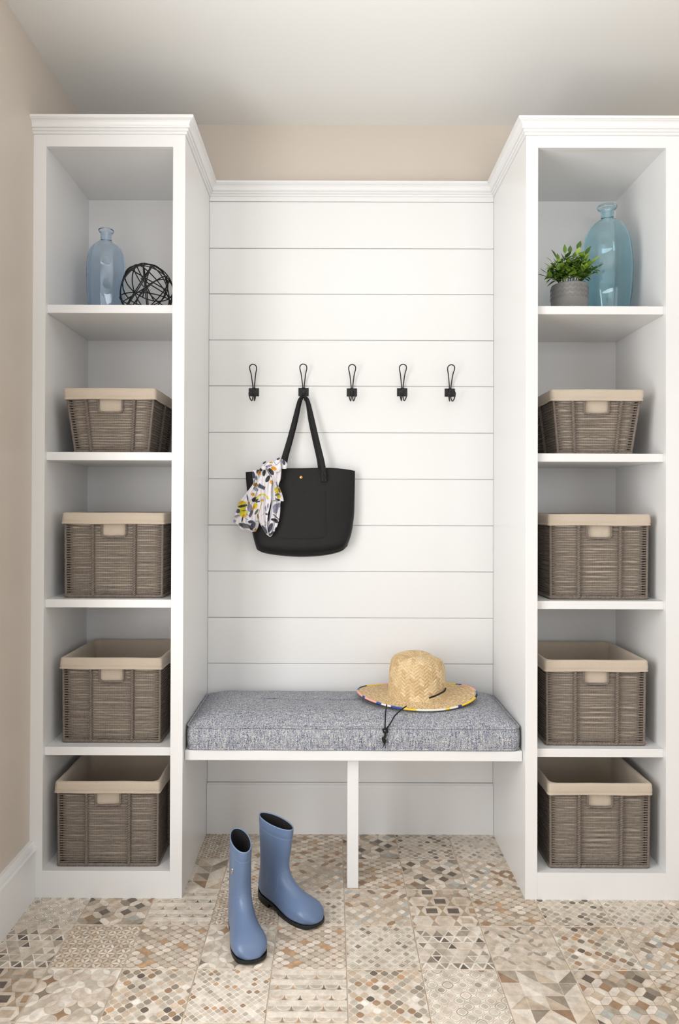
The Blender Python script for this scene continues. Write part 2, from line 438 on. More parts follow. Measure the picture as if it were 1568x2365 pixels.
def pat_hex(n, r, wd, wh, grout, gap=.955):
    P = []; s = 1/n
    for i in range(-1, n+1):
        for j in range(-1, n+1):
            A = [(r, 0), (1, 0), (1, 1-r), (1-r, 1), (0, 1), (0, r)]
            if (i+j) % 2: A = [(1-x, y) for x, y in A]
            P.append((shrink([((i+x)*s, (j+y)*s) for x, y in A], gap), pick(wh), 1))
    for i in range(-1, n+2):
        for j in range(-1, n+2):
            if (i+j) % 2 == 0: P.append((shrink([((i+x)*s, (j+y)*s) for x, y in ((r, 0), (0, r), (-r, 0), (0, -r))], gap), pick(wd), 1))
    return grout, P
def pat_petal4(n, wp, wc, grout):
    P = []; s = 1/n; o = .5*s
    for i in range(-1, n+1):
        for j in range(-1, n+1):
            x, y = i*s+o*0, j*s
            P.append(([(x, y), (x+s/2, y-s/2), (x+s, y), (x+s/2, y+s/2)], pick(wc), 1))
            P.append(([(x, y), (x+s/2, y+s/2), (x, y+s), (x-s/2, y+s/2)], pick(wc), 1))
            for a, b in (((x, y), (x+s/2, y+s/2)), ((x+s/2, y+s/2), (x+s, y)), ((x, y+s), (x+s/2, y+s/2)), ((x+s/2, y+s/2), (x+s, y+s))):
                P.append((vesica(a, b, .2), pick(wp), 2))
    return grout, P
def pat_petal6(n, wp, grout):
    P = []; s = 1/n; h = s*.866
    for j in range(-1, int(1/h)+2):
        for i in range(-1, n+2):
            x = (i+(j % 2)*.5)*s; y = j*h
            for dx, dy in ((s, 0), (s/2, h), (-s/2, h)):
                q = shrink(vesica((x, y), (x+dx, y+dy), .17), .9); P.append((q, pick(wp), 1))
    return grout, P
def pat_tri(n, grout):
    P = []; s = 1/n; h = s*.9
    for j in range(0, int(1/h)+1):
        for i in range(-1, 2*n+2):
            x = i*s/2-(j % 2)*s/2; y = j*h; up = i % 2 == 0
            T = [(x, y), (x+s, y), (x+s/2, y+h)] if up else [(x, y+h), (x+s, y+h), (x+s/2, y)]
            P.append((shrink(T, .97), pick(dict(cream=5, beige=5, grey=2, taupe=1.6, lg=1)), 1))
            if j in (0, 4) or random.random() < .12:
                P[-1] = (T, 'white', 1)
                P.append((shrink(T, .74), pick(dict(beige=4, grey=3, dark=1, taupe=2)), 2))
    return grout, P
def pat_windmill(n, grout):
    P = []; s = 1/n
    for i in range(n):
        for j in range(n):
            x, y = i*s, j*s
            q = [(x, y), (x+s, y), (x+s, y+s), (x, y+s)]
            a, b = ([q[0], q[1], q[2]], [q[0], q[2], q[3]]) if random.random() < .5 else ([q[0], q[1], q[3]], [q[1], q[2], q[3]])
            for t in (a, b): P.append((shrink(t, .965), pick(dict(cream=5, beige=4, sand=2, grey=2, brown=1.3, taupe=1.3)), 1))
    return grout, P
def pat_scallop(n, m):
    P = []; s = 1/n; h = 1/m
    for j in range(m+1):
        y = j*h
        P.append(([(0, y), (1, y), (1, y+h*.45), (0, y+h*.45)], 'lg' if j % 2 else 'beige', 1))
        for i in range(-1, n+1):
            x = (i+.5*(j % 2))*s
            P.append(([(x-s*.17, y+h*.02), (x+s*.17, y+h*.02), (x+s*.05, y+h*.2), (x, y+h*.5), (x-s*.05, y+h*.2)], pick(dict(dark=1, brown=2, taupe=1, grey=1, orange=1, lg=1)), 2))
            A = [(x+s*.5+s*.5*math.cos(a), y+h*.56-h*.5*math.sin(a)) for a in np.linspace(0, PI, 9)]
            B = [(x+s*.5+s*.455*math.cos(a), y+h*.56-h*.45*math.sin(a)) for a in np.linspace(PI, 0, 9)]
            for k in range(8): P.append(([A[k], A[k+1], B[7-k], B[8-k]], 'white', 3))
    return 'cream', P
def pat_octagon(n, grout):
    P = []; s = 1/n
    for i in range(-1, n+1):
        for j in range(-1, n+1):
            x, y = (i+.5*(j % 2))*s, j*s*.8
            k = .3
            O = [(x+s*k*.6, y), (x+s-s*k*.6, y), (x+s, y+s*.4), (x+s-s*k*.6, y+s*.8), (x+s*k*.6, y+s*.8), (x, y+s*.4)]
            P.append((shrink(O, .97), pick(dict(cream=4, grey=1.2, beige=3)), 1))
            P.append(([(x+s*.24, y+s*.2), (x+s*.76, y+s*.2), (x+s*.76, y+s*.6), (x+s*.24, y+s*.6)], pick(dict(dark=1, brown=1, beige=2, blue=1, sand=2)), 2))
    return grout, P
PATS = {
 'D': lambda: pat_lantern(7, 1.45, dict(sand=4, lg=4, taupe=2, brown=1.6, orange=1.2, white=1, cream=3, grey=2, dark=.6), 'cream', .93),
 'E': lambda: pat_lantern(10, 1.2, dict(cream=5, beige=5, lg=2, orange=1, brown=1, grey=1), 'white', .88),
 'P': lambda: pat_lantern(5, 1.6, dict(beige=5, cream=4, lg=3, sand=2, orange=.8, brown=.6, grey=1), 'line', .955, .72),
 'L': lambda: pat_lantern(6, 1.5, dict(cream=5, beige=4, lg=2, orange=1, grey=1), 'line', .95, .8),
 'Q': lambda: pat_lantern(7, 1.7, dict(beige=4, lg=3, grey=3, taupe=2, dark=.5), 'cream', .93, .9),
 'M': lambda: pat_nested(6, 1.0, dict(beige=3, lg=2, cream=4), dict(grey=2, lg=4, taupe=1, beige=3), 'white'),
 'K': lambda: pat_nested(5, 1.4, dict(beige=4, lg=3, grey=1), dict(lg=3, beige=4, brown=.5, grey=1), 'white'),
 'F': lambda: pat_hex(6, .56, dict(dark=2, brown=1.5, sand=2, blue=1, beige=1), dict(cream=5, beige=3, grey=2, taupe=.5), 'line'),
 'N': lambda: pat_hex(8, .55, dict(cream=5, beige=3, white=1), dict(beige=4, sand=3, brown=1.6, taupe=1, blue=1, lg=2), 'line'),
 'C': lambda: pat_petal4(4, dict(cream=5, beige=3, white=1), dict(beige=4, lg=4, brown=.8, taupe=1, grey=1, white=1), 'beige'),
 'c': lambda: pat_petal4(5, dict(beige=4, lg=4, grey=2, taupe=1), dict(beige=6, cream=3, sand=1), 'beige'),
 'B': lambda: pat_petal6(8, dict(cream=6, beige=3, white=1, sand=1), 'line'),
 'A': lambda: pat_tri(6, 'cream'), 'H': lambda: pat_windmill(4, 'cream'), 'G': lambda: pat_scallop(5, 5), 'J': lambda: pat_octagon(3, 'line'),
}
T_ = .2; G_ = .0009
def tile_mesh(key):
    grout, polys = PATS[key]()
    s = T_-2*G_; V = []; Fc = []; Cc = []
    def add(pts, z, col):
        o = len(V)
        for x, y in pts: V.append(((x-.5)*s, (y-.5)*s, z))
        Fc.append(list(range(o, o+len(pts)))); Cc.append(col)
    e = .006
    add([(e, e), (1-e, e), (1-e, 1-e), (e, 1-e)], 0, PAL[grout])
    q = [(e, e), (1-e, e), (1-e, 1-e), (e, 1-e)]; q2 = [(0, 0), (1, 0), (1, 1), (0, 1)]
    for i in range(4):
        for (pa, za), (pb, zb) in ((((q), 0), ((q2), -.0012)), (((q2), -.0012), ((q2), -.004))):
            o = len(V); a, b = pa[i], pa[(i+1) % 4]; c, d = pb[(i+1) % 4], pb[i]
            for (x, y), z in ((a, za), (b, za), (c, zb), (d, zb)): V.append(((x-.5)*s, (y-.5)*s, z))
            Fc.append([o, o+3, o+2, o+1]); Cc.append(PAL['beige'])
    for pl, cn, lay in polys:
        area2 = sum(pl[i-1][0]*pl[i][1]-pl[i][0]*pl[i-1][1] for i in range(len(pl)))
        if area2 < 0: pl = pl[::-1]
        pl = clip(pl, e, 1-e)
        if len(pl) < 3: continue
        c = np.array(PAL[cn])*random.uniform(.88, 1.1)
        add(pl, .00012*lay, tuple(c))
    me = bpy.data.meshes.new('floor_tile'); me.from_pydata(V, [], Fc)
    a = me.color_attributes.new('Col', 'FLOAT_COLOR', 'CORNER'); buf = []
    for f, c in zip(Fc, Cc): buf += [c[0], c[1], c[2], 1.]*len(f)
    a.data.foreach_set('color', buf); me.materials.append(M['tile']); me.update()
    return me
TM = {k: [tile_mesh(k) for _ in range(2)] for k in PATS}
tx0 = .0449
ROWS = {0: {-3: 'B', -2: 'C', -1: 'P', 0: 'F', 1: 'Q', 2: 'M'},
        1: {-3: 'H', -2: 'E', -1: 'N', 0: 'P', 1: 'F', 2: 'N'},
        2: {-5: 'K', -4: 'F', -3: 'G', -2: 'B', -1: 'M', 0: 'N', 1: 'J', 2: 'P', 3: 'Q', 4: 'M', 5: 'N'},
        3: {-5: 'A', -4: 'B', -3: 'L', -2: 'C', -1: 'L', 0: 'M', 1: 'A', 2: 'c', 3: 'D', 4: 'N', 5: 'E'},
        4: {-5: 'J', -4: 'C', -3: 'D', -2: 'E', -1: 'G', 0: 'D', 1: 'K', 2: 'H', 3: 'F', 4: 'P', 5: 'G'},
        5: {-5: 'M', -4: 'G', -3: 'N', -2: 'H', -1: 'K', 0: 'B', 1: 'D', 2: 'L', 3: 'c', 4: 'K', 5: 'A'}}
for k in range(0, 11):
    for j in range(-5, 9):
        x0 = tx0+T_*j; y1 = Db-T_*k
        if k < 2 and not (-3 <= j <= 2): continue
        if k == 2 and j > 8: continue
        key = ROWS.get(k, {}).get(j) or random.choice(list(PATS))
        me = TM[key][(k+j) % 2]
        o = bpy.data.objects.new('floor_tile', me); C.objects.link(o); o.parent = floor
        o.location = (x0+T_/2, y1-T_/2, random.uniform(-.0002, .0002))
        if key in 'DEPLMKFNcCQ' and k > 4: o.rotation_euler = (0, 0, random.choice((0, 1, 2, 3))*PI/2)

# ------------------------------------------------------------------ baskets
def rrect(hx, hy, r, n=6, seg=10):
    """closed rounded rectangle outline starting front left; returns list of (x,y)"""
    out = []
    cs = [((hx-r), -(hy-r), -PI/2), ((hx-r), (hy-r), 0), (-(hx-r), (hy-r), PI/2), (-(hx-r), -(hy-r), PI)]
    for c in range(4):
        x, y, a0 = cs[c]
        for i in range(n+1):
            a = a0+i/n*PI/2; out.append((x+r*math.cos(a), y+r*math.sin(a)))
        nx, ny, na = cs[(c+1) % 4]
        p = out[-1]; q = (nx+r*math.cos(na), ny+r*math.sin(na))
        for i in range(1, seg): out.append((p[0]+(q[0]-p[0])*i/seg, p[1]+(q[1]-p[1])*i/seg))
    return out
def basket_parts(bx, by, tx, ty, H, seed, fine_side=1):
    """bx,by half extents at the bottom; tx,ty at the top; H height. Returns dict of meshes (local coords, base z=0)"""
    rg = np.random.default_rng(seed); cuff = .037
    ext = lambda z: (bx+(tx-bx)*z/H, by+(ty-by)*z/H)
    out = {}
    # rope rows
    rows = []; z0, z1 = .012, H-cuff+.008; n = int((z1-z0)/.0081)
    hw, hh = .0395, .041; rib = .067
    for i in range(n+1):
        z = z0+(z1-z0)*i/n
        hx, hy = ext(z); hx -= .003; hy -= .003
        amp = .0007
        def seg(p, q, wob, step, split=False):
            L_ = math.dist(p, q); m = max(3, int(L_/step)); t = np.linspace(0, 1, m)
            P = np.zeros((m, 3)); P[:, 0] = p[0]+(q[0]-p[0])*t; P[:, 1] = p[1]+(q[1]-p[1])*t
            k = rg.normal(0, 1, 4)
            P[:, 2] = z+wob*(k[0]*np.sin(PI*t)+.5*k[1]*np.sin(2*PI*t)+.25*k[2]*np.sin(5*PI*t))
            return P
        hole = z > H-cuff-hh+.002
        spans = [(-hx, -rib*hx/bx), (-rib*hx/bx, -hw), (hw, rib*hx/bx), (rib*hx/bx, hx)] if hole else [(-hx, -rib*hx/bx), (-rib*hx/bx, rib*hx/bx), (rib*hx/bx, hx)]
        for a, b in spans: rows.append(tube(seg((a, -hy), (b, -hy), amp, .0017), .0024, 6, twist=(.0075, .18), cap=False))
        for sx in (-1, 1):
            f = sx == fine_side or fine_side == 0
            for a, b in ((-hy, -hy*.1), (-hy*.1, hy)):
                rows.append(tube(seg((sx*hx, a), (sx*hx, b), amp, .0025 if f else .012), .0024, 6 if f else 5, twist=(.0075, .18) if f else None, cap=False))
        rows.append(tube(seg((-hx, hy), (hx, hy), amp, .03), .0026, 4, cap=False))
    out['rope_weave'] = join(rows)
    # vertical ribs: two twisted strands outside the rows
    def twisted(p, q, r, off, pitch):
        p, q = np.array(p), np.array(q); L_ = np.linalg.norm(q-p); m = int(L_/.0016); t = np.linspace(0, 1, m)
        d = (q-p)/L_; u = np.cross(d, [0, 1, 0]); u /= np.linalg.norm(u); v = np.cross(d, u); S = []
        for ph in (0, PI):
            a = 2*PI*t*L_/pitch+ph
            P = p+(q-p)*t[:, None]+off*(np.cos(a)[:, None]*u+np.sin(a)[:, None]*v); S.append(tube(P, r, 6, cap=False))
        return join(S)
    ribs = []
    hxT, hyT = ext(H-cuff+.01)
    for s in (-1, 1):
        ribs.append(('rib', twisted((s*rib, -by-.003, .004), (s*rib*hxT/bx, -hyT-.003, H-cuff+.003), .0031, .0026, .015)))
        ribs.append(('rib', twisted((s*(bx+.003), -by*.1, .004), (s*(hxT+.003), -hyT*.1, H-cuff+.003), .0031, .0026, .015)))
    posts = []
    for sx in (-1, 1):
        for sy in (-1, 1):
            posts.append(('corner_post', tube(smooth_path([(sx*(bx-.002), sy*(by-.002), .003), (sx*(hxT-.002), sy*(hyT-.002), H-cuff+.01)], 120), .0040, 7, twist=(.006, .2), cap=False)))
    out['_list'] = ribs+posts
    P = np.array([(x, y, .005) for x, y in rrect(bx, by, .006, 3, 90)])
    m = []
    for i in range(len(P)):
        q = P[(i+1) % len(P)]
        m.append(P[i]); m.append((P[i]+q)/2)
    out['base_rail'] = tube(np.array(m), .0052, 7, closed=True, twist=(.009, .12))
    # handle frame
    hz = H-cuff-hh; yy = -ext(H-cuff-hh/2)[1]-.001
    P = smooth_path([(-hw, yy, H-cuff+.004), (-hw, yy, hz+.012), (-hw+.003, yy, hz+.003), (-hw+.012, yy, hz), (0, yy, hz-.001), (hw-.012, yy, hz), (hw-.003, yy, hz+.003), (hw, yy, hz+.012), (hw, yy, H-cuff+.004)], 160)
    out['handle_frame'] = tube(P, .0031, 7, twist=(.006, .14))
    # liner and cuff
    def ring(ins, z, r, wob=0.):
        hx, hy = ext(z); pts = rrect(hx-ins, hy-ins, r, 6, 22)
        return [(x, y, z) for x, y in pts]
    def loft(rings, wob, thick_floor=False):
        A = np.array(rings); n, m = A.shape[:2]
        ph = rg.uniform(0, 6.28, 8); a = np.arange(m)/m*2*PI
        for i in range(n):
            d = wob[i]*(np.sin(a*5+ph[0]+i*.4)+.6*np.sin(a*11+ph[1]-i*.3)+.4*np.sin(a*19+ph[2]))
            rad = A[i, :, :2]/np.linalg.norm(A[i, :, :2], axis=1)[:, None]
            A[i, :, :2] += rad*d[:, None]; A[i, :, 2] += .5*wob[i]*np.sin(a*7+ph[3])
        V = A.reshape(-1, 3); Fc = grid_faces(n, m, True).tolist()
        return V, Fc, n, m
    zs_ = np.linspace(.012, H-.012, 12)
    rr = [ring(.0063, z, .026) for z in zs_]+[ring(.005, H-.006, .02)]
    V, Fc, n, m = loft(rr, [.0006]*13)
    Fc.append(list(range(m))[::-1])
    out['liner'] = (V, Fc)
    hin = [(.009, -.075), (.0085, -.05), (.008, -.02), (.0065, -.006), (.002, -.0005), (-.002, 0), (-.006, -.003), (-.0066, -.01), (-.0072, -.02), (-.0076, -.0275), (-.0066, -.0295), (-.0084, -.0335), (-.0086, -.037), (-.006, -.0375), (-.004, -.034)]
    rr = [ring(a, H+b, .022 if a > 0 else .011) for a, b in hin]
    V, Fc, n, m = loft(rr, [.0012, .0012, .001, .0007, .0006, .0006, .0006, .0007, .0009, .0010, .0010, .0011, .0012, .0012, .0005])
    out['liner_cuff'] = (V, Fc)
    return out
def meshify(parts):
    md = {}
    def mk(k, vf):
        me = bpy.data.meshes.new(k); me.from_pydata(vf[0].tolist(), [], vf[1]); me.shade_smooth()
        me.materials.append(M['liner'] if 'liner' in k else M['rope']); return me
    lst = [(k, mk(k, v)) for k, v in parts['_list']]
    lst += [(k, mk(k, v)) for k, v in parts.items() if k != '_list']
    return lst
bk_shallowL = meshify(basket_parts(.121, .135, .146, .158, .209, 1, 1))
bk_shallowR = meshify(basket_parts(.121, .135, .146, .158, .209, 4, -1))
bk_tall = [meshify(basket_parts(.158, .155, .160, .158, .276, 2, 1)), meshify(basket_parts(.158, .155, .160, .158, .276, 9, -1))]
def place_basket(parts, xc, yf, z, label, rz=0, hy=.158, s=(1, 1, 1)):
    r = empty('storage_basket', (xc, yf+hy, z+.0012), rz); r.scale = s
    tag(r, label, 'basket', 'grey rope baskets with linen liners')
    lin_ = None
    for k, me in parts:
        o = bpy.data.objects.new(k, me); C.objects.link(o); o.parent = lin_ if k == 'liner_cuff' else r
        if k == 'liner': lin_ = o
        if k == 'rope_weave': o['kind'] = 'stuff'
    return r
BY = Df+.055
fl = .0845
place_basket(bk_shallowL, -.7195, BY-.005, SH[1], 'shallow tapering rope basket on the shelf under the wire orb and pale blue bottle', 0, .158)
place_basket(bk_tall[0], -.706, BY, SH[2], 'grey rope basket in the bag-side cabinet, directly beneath the tapering one')
place_basket(bk_tall[0], -.710, BY+.002, SH[3], 'grey rope basket with open top in the bag-side cabinet, level with the seat cushion', R(-.6))
place_basket(bk_tall[0], -.713, BY-.027, fl, 'lowest grey rope basket in the bag-side cabinet, beside the boots', R(.3), s=(1.01, 1, .985))
place_basket(bk_shallowR, .861, BY-.005, SH[1], 'shallow tapering rope basket on the shelf under the potted plant', 0, .158)
place_basket(bk_tall[1], .868, BY, SH[2], 'grey rope basket in the plant-side cabinet, directly beneath the tapering one', R(.5))
place_basket(bk_tall[1], .857, BY-.008, SH[3], 'grey rope basket with open top in the plant-side cabinet, level with the straw hat', R(-.3), s=(1.0, 1, 1.0))
place_basket(bk_tall[1], .862, BY-.027, fl, 'lowest grey rope basket in the plant-side cabinet, just above the floor', R(0), s=(1.0, 1, .985))

# ------------------------------------------------------------------ cushion
def cushion():
    x0, x1, y0, y1 = XL+.004, XR-.005, Df+.026, Db-.008; zb, zt = .4568, .531
    hx, hy = (x1-x0)/2, (y1-y0)/2; cx, cy = (x0+x1)/2, (y0+y1)/2
    r = empty('seat_cushion', (cx, cy, zb)); tag(r, 'long blue and white tweed box cushion with piped edges on the bench', 'cushion')
    H = zt-zb; rings = []
    def rr(ins, z, rad, k=1.):
        return [(x, y, z) for x, y in rrect(hx-ins, hy-ins, max(rad, .004), 8, 40)]
    prof = [(.30, .001), (.012, .001), (.005, .001), (.003, .004), (.0, .014), (-.001, H*.5), (.0, H-.014), (.003, H-.004), (.006, H), (.012, H+.002)]
    for a, z in prof: rings.append(rr(min(a, hy-.01), z, .03 if a < .1 else .01))
    for t in np.linspace(.015, .97, 22):
        ins = .012+t*(hy-.014); rings.append(rr(ins, H+.004+.030*(1-(1-t)**4.0), .03*(1-t)+.004))
    A = np.array(rings); n, m = A.shape[:2]
    # soft unevenness
    X, Y = A[..., 0], A[..., 1]
    A[10:, :, 2] += (.0016*np.sin(X[10:]*17+1)*np.sin(Y[10:]*20)+.0012*np.sin(X[10:]*41))*np.linspace(.1, 1, n-10)[:, None]
    A[2:10, :, 1] += (.0012*np.sin(X[2:10]*23+2))
    V = A.reshape(-1, 3); Fc = grid_faces(n, m, True).tolist(); Fc.append([(n-1)*m+i for i in range(m)]); Fc.append(list(range(m))[::-1])
    mesh('cushion_body', V, Fc, M['tweed'], r)
    for z, ins in ((H-.001, .0025), (.005, .0025)):
        P = np.array([(x, y+.0012*math.sin(x*23+2), z+.0012*math.sin(x*19)*(1 if z > .01 else .2)) for x, y in rrect(hx-ins, hy-ins, .029, 8, 60)])
        V, Fc = tube(P, .0036, 8, closed=True); mesh('piping', V, Fc, M['tweed'], r)
cushion()

# ------------------------------------------------------------------ hat
def hat():
    c = Vector((.303, 2.524, .573)); r = empty('straw_hat', c, 0)
    tag(r, 'woven straw sun hat with colourful brim edging and black cord, lying on the tweed cushion', 'hat')
    NB = 560
    cA, cB = lin('#dfc79e'), lin('#c5a678'); dk = lin('#5a4020')
    def weave(U, Vv, nu, nv, off=0):
        """diagonal twill: returns height 0..1 and id noise"""
        a = U*nu+Vv*nv; b = U*nu-Vv*nv
        fa, fb = a-np.floor(a), b-np.floor(b); ia, ib = np.floor(a).astype(int), np.floor(b).astype(int)
        over = ((ia+ib) // 2) % 2
        h = np.where(over == 0, np.sin(PI*fa)**.5, np.sin(PI*fb)**.5)
        idn = np.where(over == 0, (ia*7919 % 13)/13, (ib*104729 % 13)/13)
        gap = np.minimum(np.sin(PI*fa), np.sin(PI*fb))
        return h, idn, gap
    def colr(h, idn, gap):
        k = idn[..., None]; col = np.array(cA)*(1-k)+np.array(cB)*k
        g = np.clip((.42-h)/.42, 0, 1)[..., None]*.85
        return col*(1-g)+np.array(dk)*g
    # crown
    nr = 210
    s = np.linspace(0, 1, nr); a = np.arange(NB)/NB*2*PI
    S, A = np.meshgrid(s, a, indexing='ij')
    # profile: radius and height along s
    rad = np.interp(s, [0, .08, .5, .68, .78, .86, .93, 1], [.104, .0985, .0945, .088, .077, .058, .030, .0005])
    zz = np.interp(s, [0, .08, .5, .68, .78, .86, .93, 1], [.008, .022, .100, .130, .142, .1485, .151, .152])
    k5 = np.ones(9)/9
    rad = np.concatenate([rad[:4], np.convolve(rad, k5, 'same')[4:-4], rad[-4:]]); zz = np.concatenate([zz[:4], np.convolve(zz, k5, 'same')[4:-4], zz[-4:]])
    X = rad[:, None]*np.cos(A)*1.0; Y = rad[:, None]*np.sin(A)*1.06; Z = zz[:, None]+0*A
    # centre dent along a diagonal, and side pinches
    th = R(28); U = X*math.cos(th)+Y*math.sin(th); W = -X*math.sin(th)+Y*math.cos(th)
    top = np.clip((S-.55)/.3, 0, 1)
    Z -= .024*np.exp(-((W)/.022)**2)*np.exp(-((U-.005)/.07)**4)*top
    Z -= .012*np.exp(-((X-.085)/.035)**2)*top+.003*np.exp(-((X+.08)/.03)**2)*top
    for (ax, ay) in ((.05, -.085), (-.07, -.075)):
        Y += .010*np.exp(-((X-ax)/.03)**2)*np.exp(-((Y-ay)/.03)**2)*np.exp(-((Z-.125)/.03)**2)
    h, idn, gap = weave(A/(2*PI), S, 38, 15)
    nrm = np.stack([np.cos(A), np.sin(A), np.clip(S-.5, 0, 1)*3], -1); nrm /= np.linalg.norm(nrm, axis=-1)[..., None]
    P = np.stack([X, Y, Z], -1)+nrm*(h[..., None]*.0022)
    mesh('crown', P.reshape(-1, 3), grid_faces(nr, NB, True), M['straw'], r, col=colr(h, idn, gap).reshape(-1, 3))
    # brim
    nb = 130; s = np.linspace(0, 1, nb); S, A = np.meshgrid(s, a, indexing='ij')
    rx = .100+.108*S; ry = .104+.052*S
    def brimz(S, A): return .008*(1-S)**2+.012*S**1.6*np.cos(A)**2+.0030*S*np.sin(2*A+.6)+.004*S*(np.sin(A) > 0)*np.sin(A)-.0075*S*np.clip(-np.sin(A), 0, 1)
    X = rx*np.cos(A); Y = ry*np.sin(A); Z = brimz(S, A)+.004
    u = A/(2*PI); v = S
    rows = v*13; fr = rows-np.floor(rows); ir = np.floor(rows).astype(int)
    st = u*78+ (ir % 2)*.5+.25*np.sin(ir*1.7); fs = st-np.floor(st)
    h = (np.sin(PI*fr)**.5)*(.5+.5*np.sin(PI*fs)**.6)
    idn = ((np.floor(st).astype(int)*31+ir*17) % 11)/11
    dkm = np.clip((.22-np.abs(fs-.5)*0-np.sin(PI*fs))/.22, 0, 1)*np.clip(np.sin(PI*fr)*1.5, 0, 1)
    col = colr(np.where(dkm > .2, .0, .5+.5*h), idn, h)
    V1 = np.stack([X, Y, Z+h*.0012], -1).reshape(-1, 3); V2 = np.stack([X, Y, Z-.0015], -1).reshape(-1, 3)
    Fb = grid_faces(nb, NB, True); F2 = Fb[:, ::-1]+len(V1)
    mesh('brim', np.vstack([V1, V2]), np.vstack([Fb, F2]), M['straw'], r, col=np.vstack([col.reshape(-1, 3)]*2))
    # binding with coloured print
    n = 360; aa = np.arange(n)/n*2*PI
    P = np.stack([(.208)*np.cos(aa), (.156)*np.sin(aa), brimz(1., aa)+.004], -1)
    V, Fc = tube(P, .0035, 8, closed=True)
    pal = [('#f0aba0', 18), ('#2f4fa8', 4), ('#f0aba0', 14), ('#2f4fa8', 5), ('#e6e3dc', 8), ('#2f4fa8', 9), ('#f2cf3f', 10), ('#e9e7e1', 22), ('#f2cf3f', 4), ('#e9e7e1', 7), ('#2b3f8a', 4), ('#f2cf3f', 22), ('#1c2430', 9), ('#2f86a8', 9)]
    seq = []
    for h_, k in pal: seq += [lin(h_)]*k
    # front half runs from 180 deg (left) through 270 (front) to 360 (right)
    back = [('#f0aba0', 30), ('#2b3f8a', 7), ('#f2cf3f', 12), ('#e9e7e1', 28), ('#2f86a8', 10), ('#f0aba0', 22), ('#f2cf3f', 20), ('#1c2430', 18), ('#2f86a8', 12)]
    sb = []
    for h_, k in back: sb += [lin(h_)]*k
    cols = []
    for i in range(n):
        d = i/n*360
        c_ = sb[int(d/180*len(sb)) % len(sb)] if d < 180 else seq[min(len(seq)-1, int((d-180)/180*len(seq)))]
        cols += [c_]*8
    mesh('brim_binding', V, Fc, M['bind'], r, col=np.array(cols))
    # cords
    def L_(p): return tuple(Vector(p)-c)
    P = smooth_path([L_(px(991, 1612, 2.395)), L_(px(1003, 1608, 2.398)), L_(px(1016, 1602, 2.42)), L_(px(1026, 1596, 2.45)), L_(px(1029, 1590, 2.47))], 30)
    V, Fc = tube(P, .003, 8); mesh('cord_loop', V, Fc, M['cord'], r)
    yf = 2.288
    a1 = smooth_path([L_(px(893, 1628, 2.36)), L_(px(891.5, 1638, 2.318)), L_(px(890, 1652, 2.297)), L_(px(889, 1686, yf))], 30)
    a2 = smooth_path([L_(px(938, 1631, 2.36)), L_(px(926, 1640, 2.318)), L_(px(912, 1653, 2.297)), L_(px(902, 1670, 2.292)), L_(px(890, 1687, yf))], 30)
    kn = [tube(smooth_path([L_(px(884, 1686, yf)), L_(px(890, 1683, yf-.004)), L_(px(895, 1689, yf)), L_(px(889, 1692, yf-.003)), L_(px(885, 1689, yf))], 24), .0032, 8)]
    t1 = tube(smooth_path([L_(px(888, 1690, yf)), L_(px(890, 1699, yf-.002)), L_(px(886, 1706, yf-.003)), L_(px(888, 1714, yf-.002)), L_(px(886, 1724, yf))], 30),
              np.interp(np.linspace(0, 1, 30), [0, .35, .5, .75, .85, 1], [.003, .004, .0062, .006, .002, .0012]), 8)
    t2 = tube(smooth_path([L_(px(889, 1712, yf)), L_(px(890, 1728, yf))], 6), .0012, 6)
    V, Fc = join([tube(a1, .0021, 8), tube(a2, .0021, 8)]+kn+[t1, t2]); mesh('chin_cord', V, Fc, M['cord'], r)
hat()

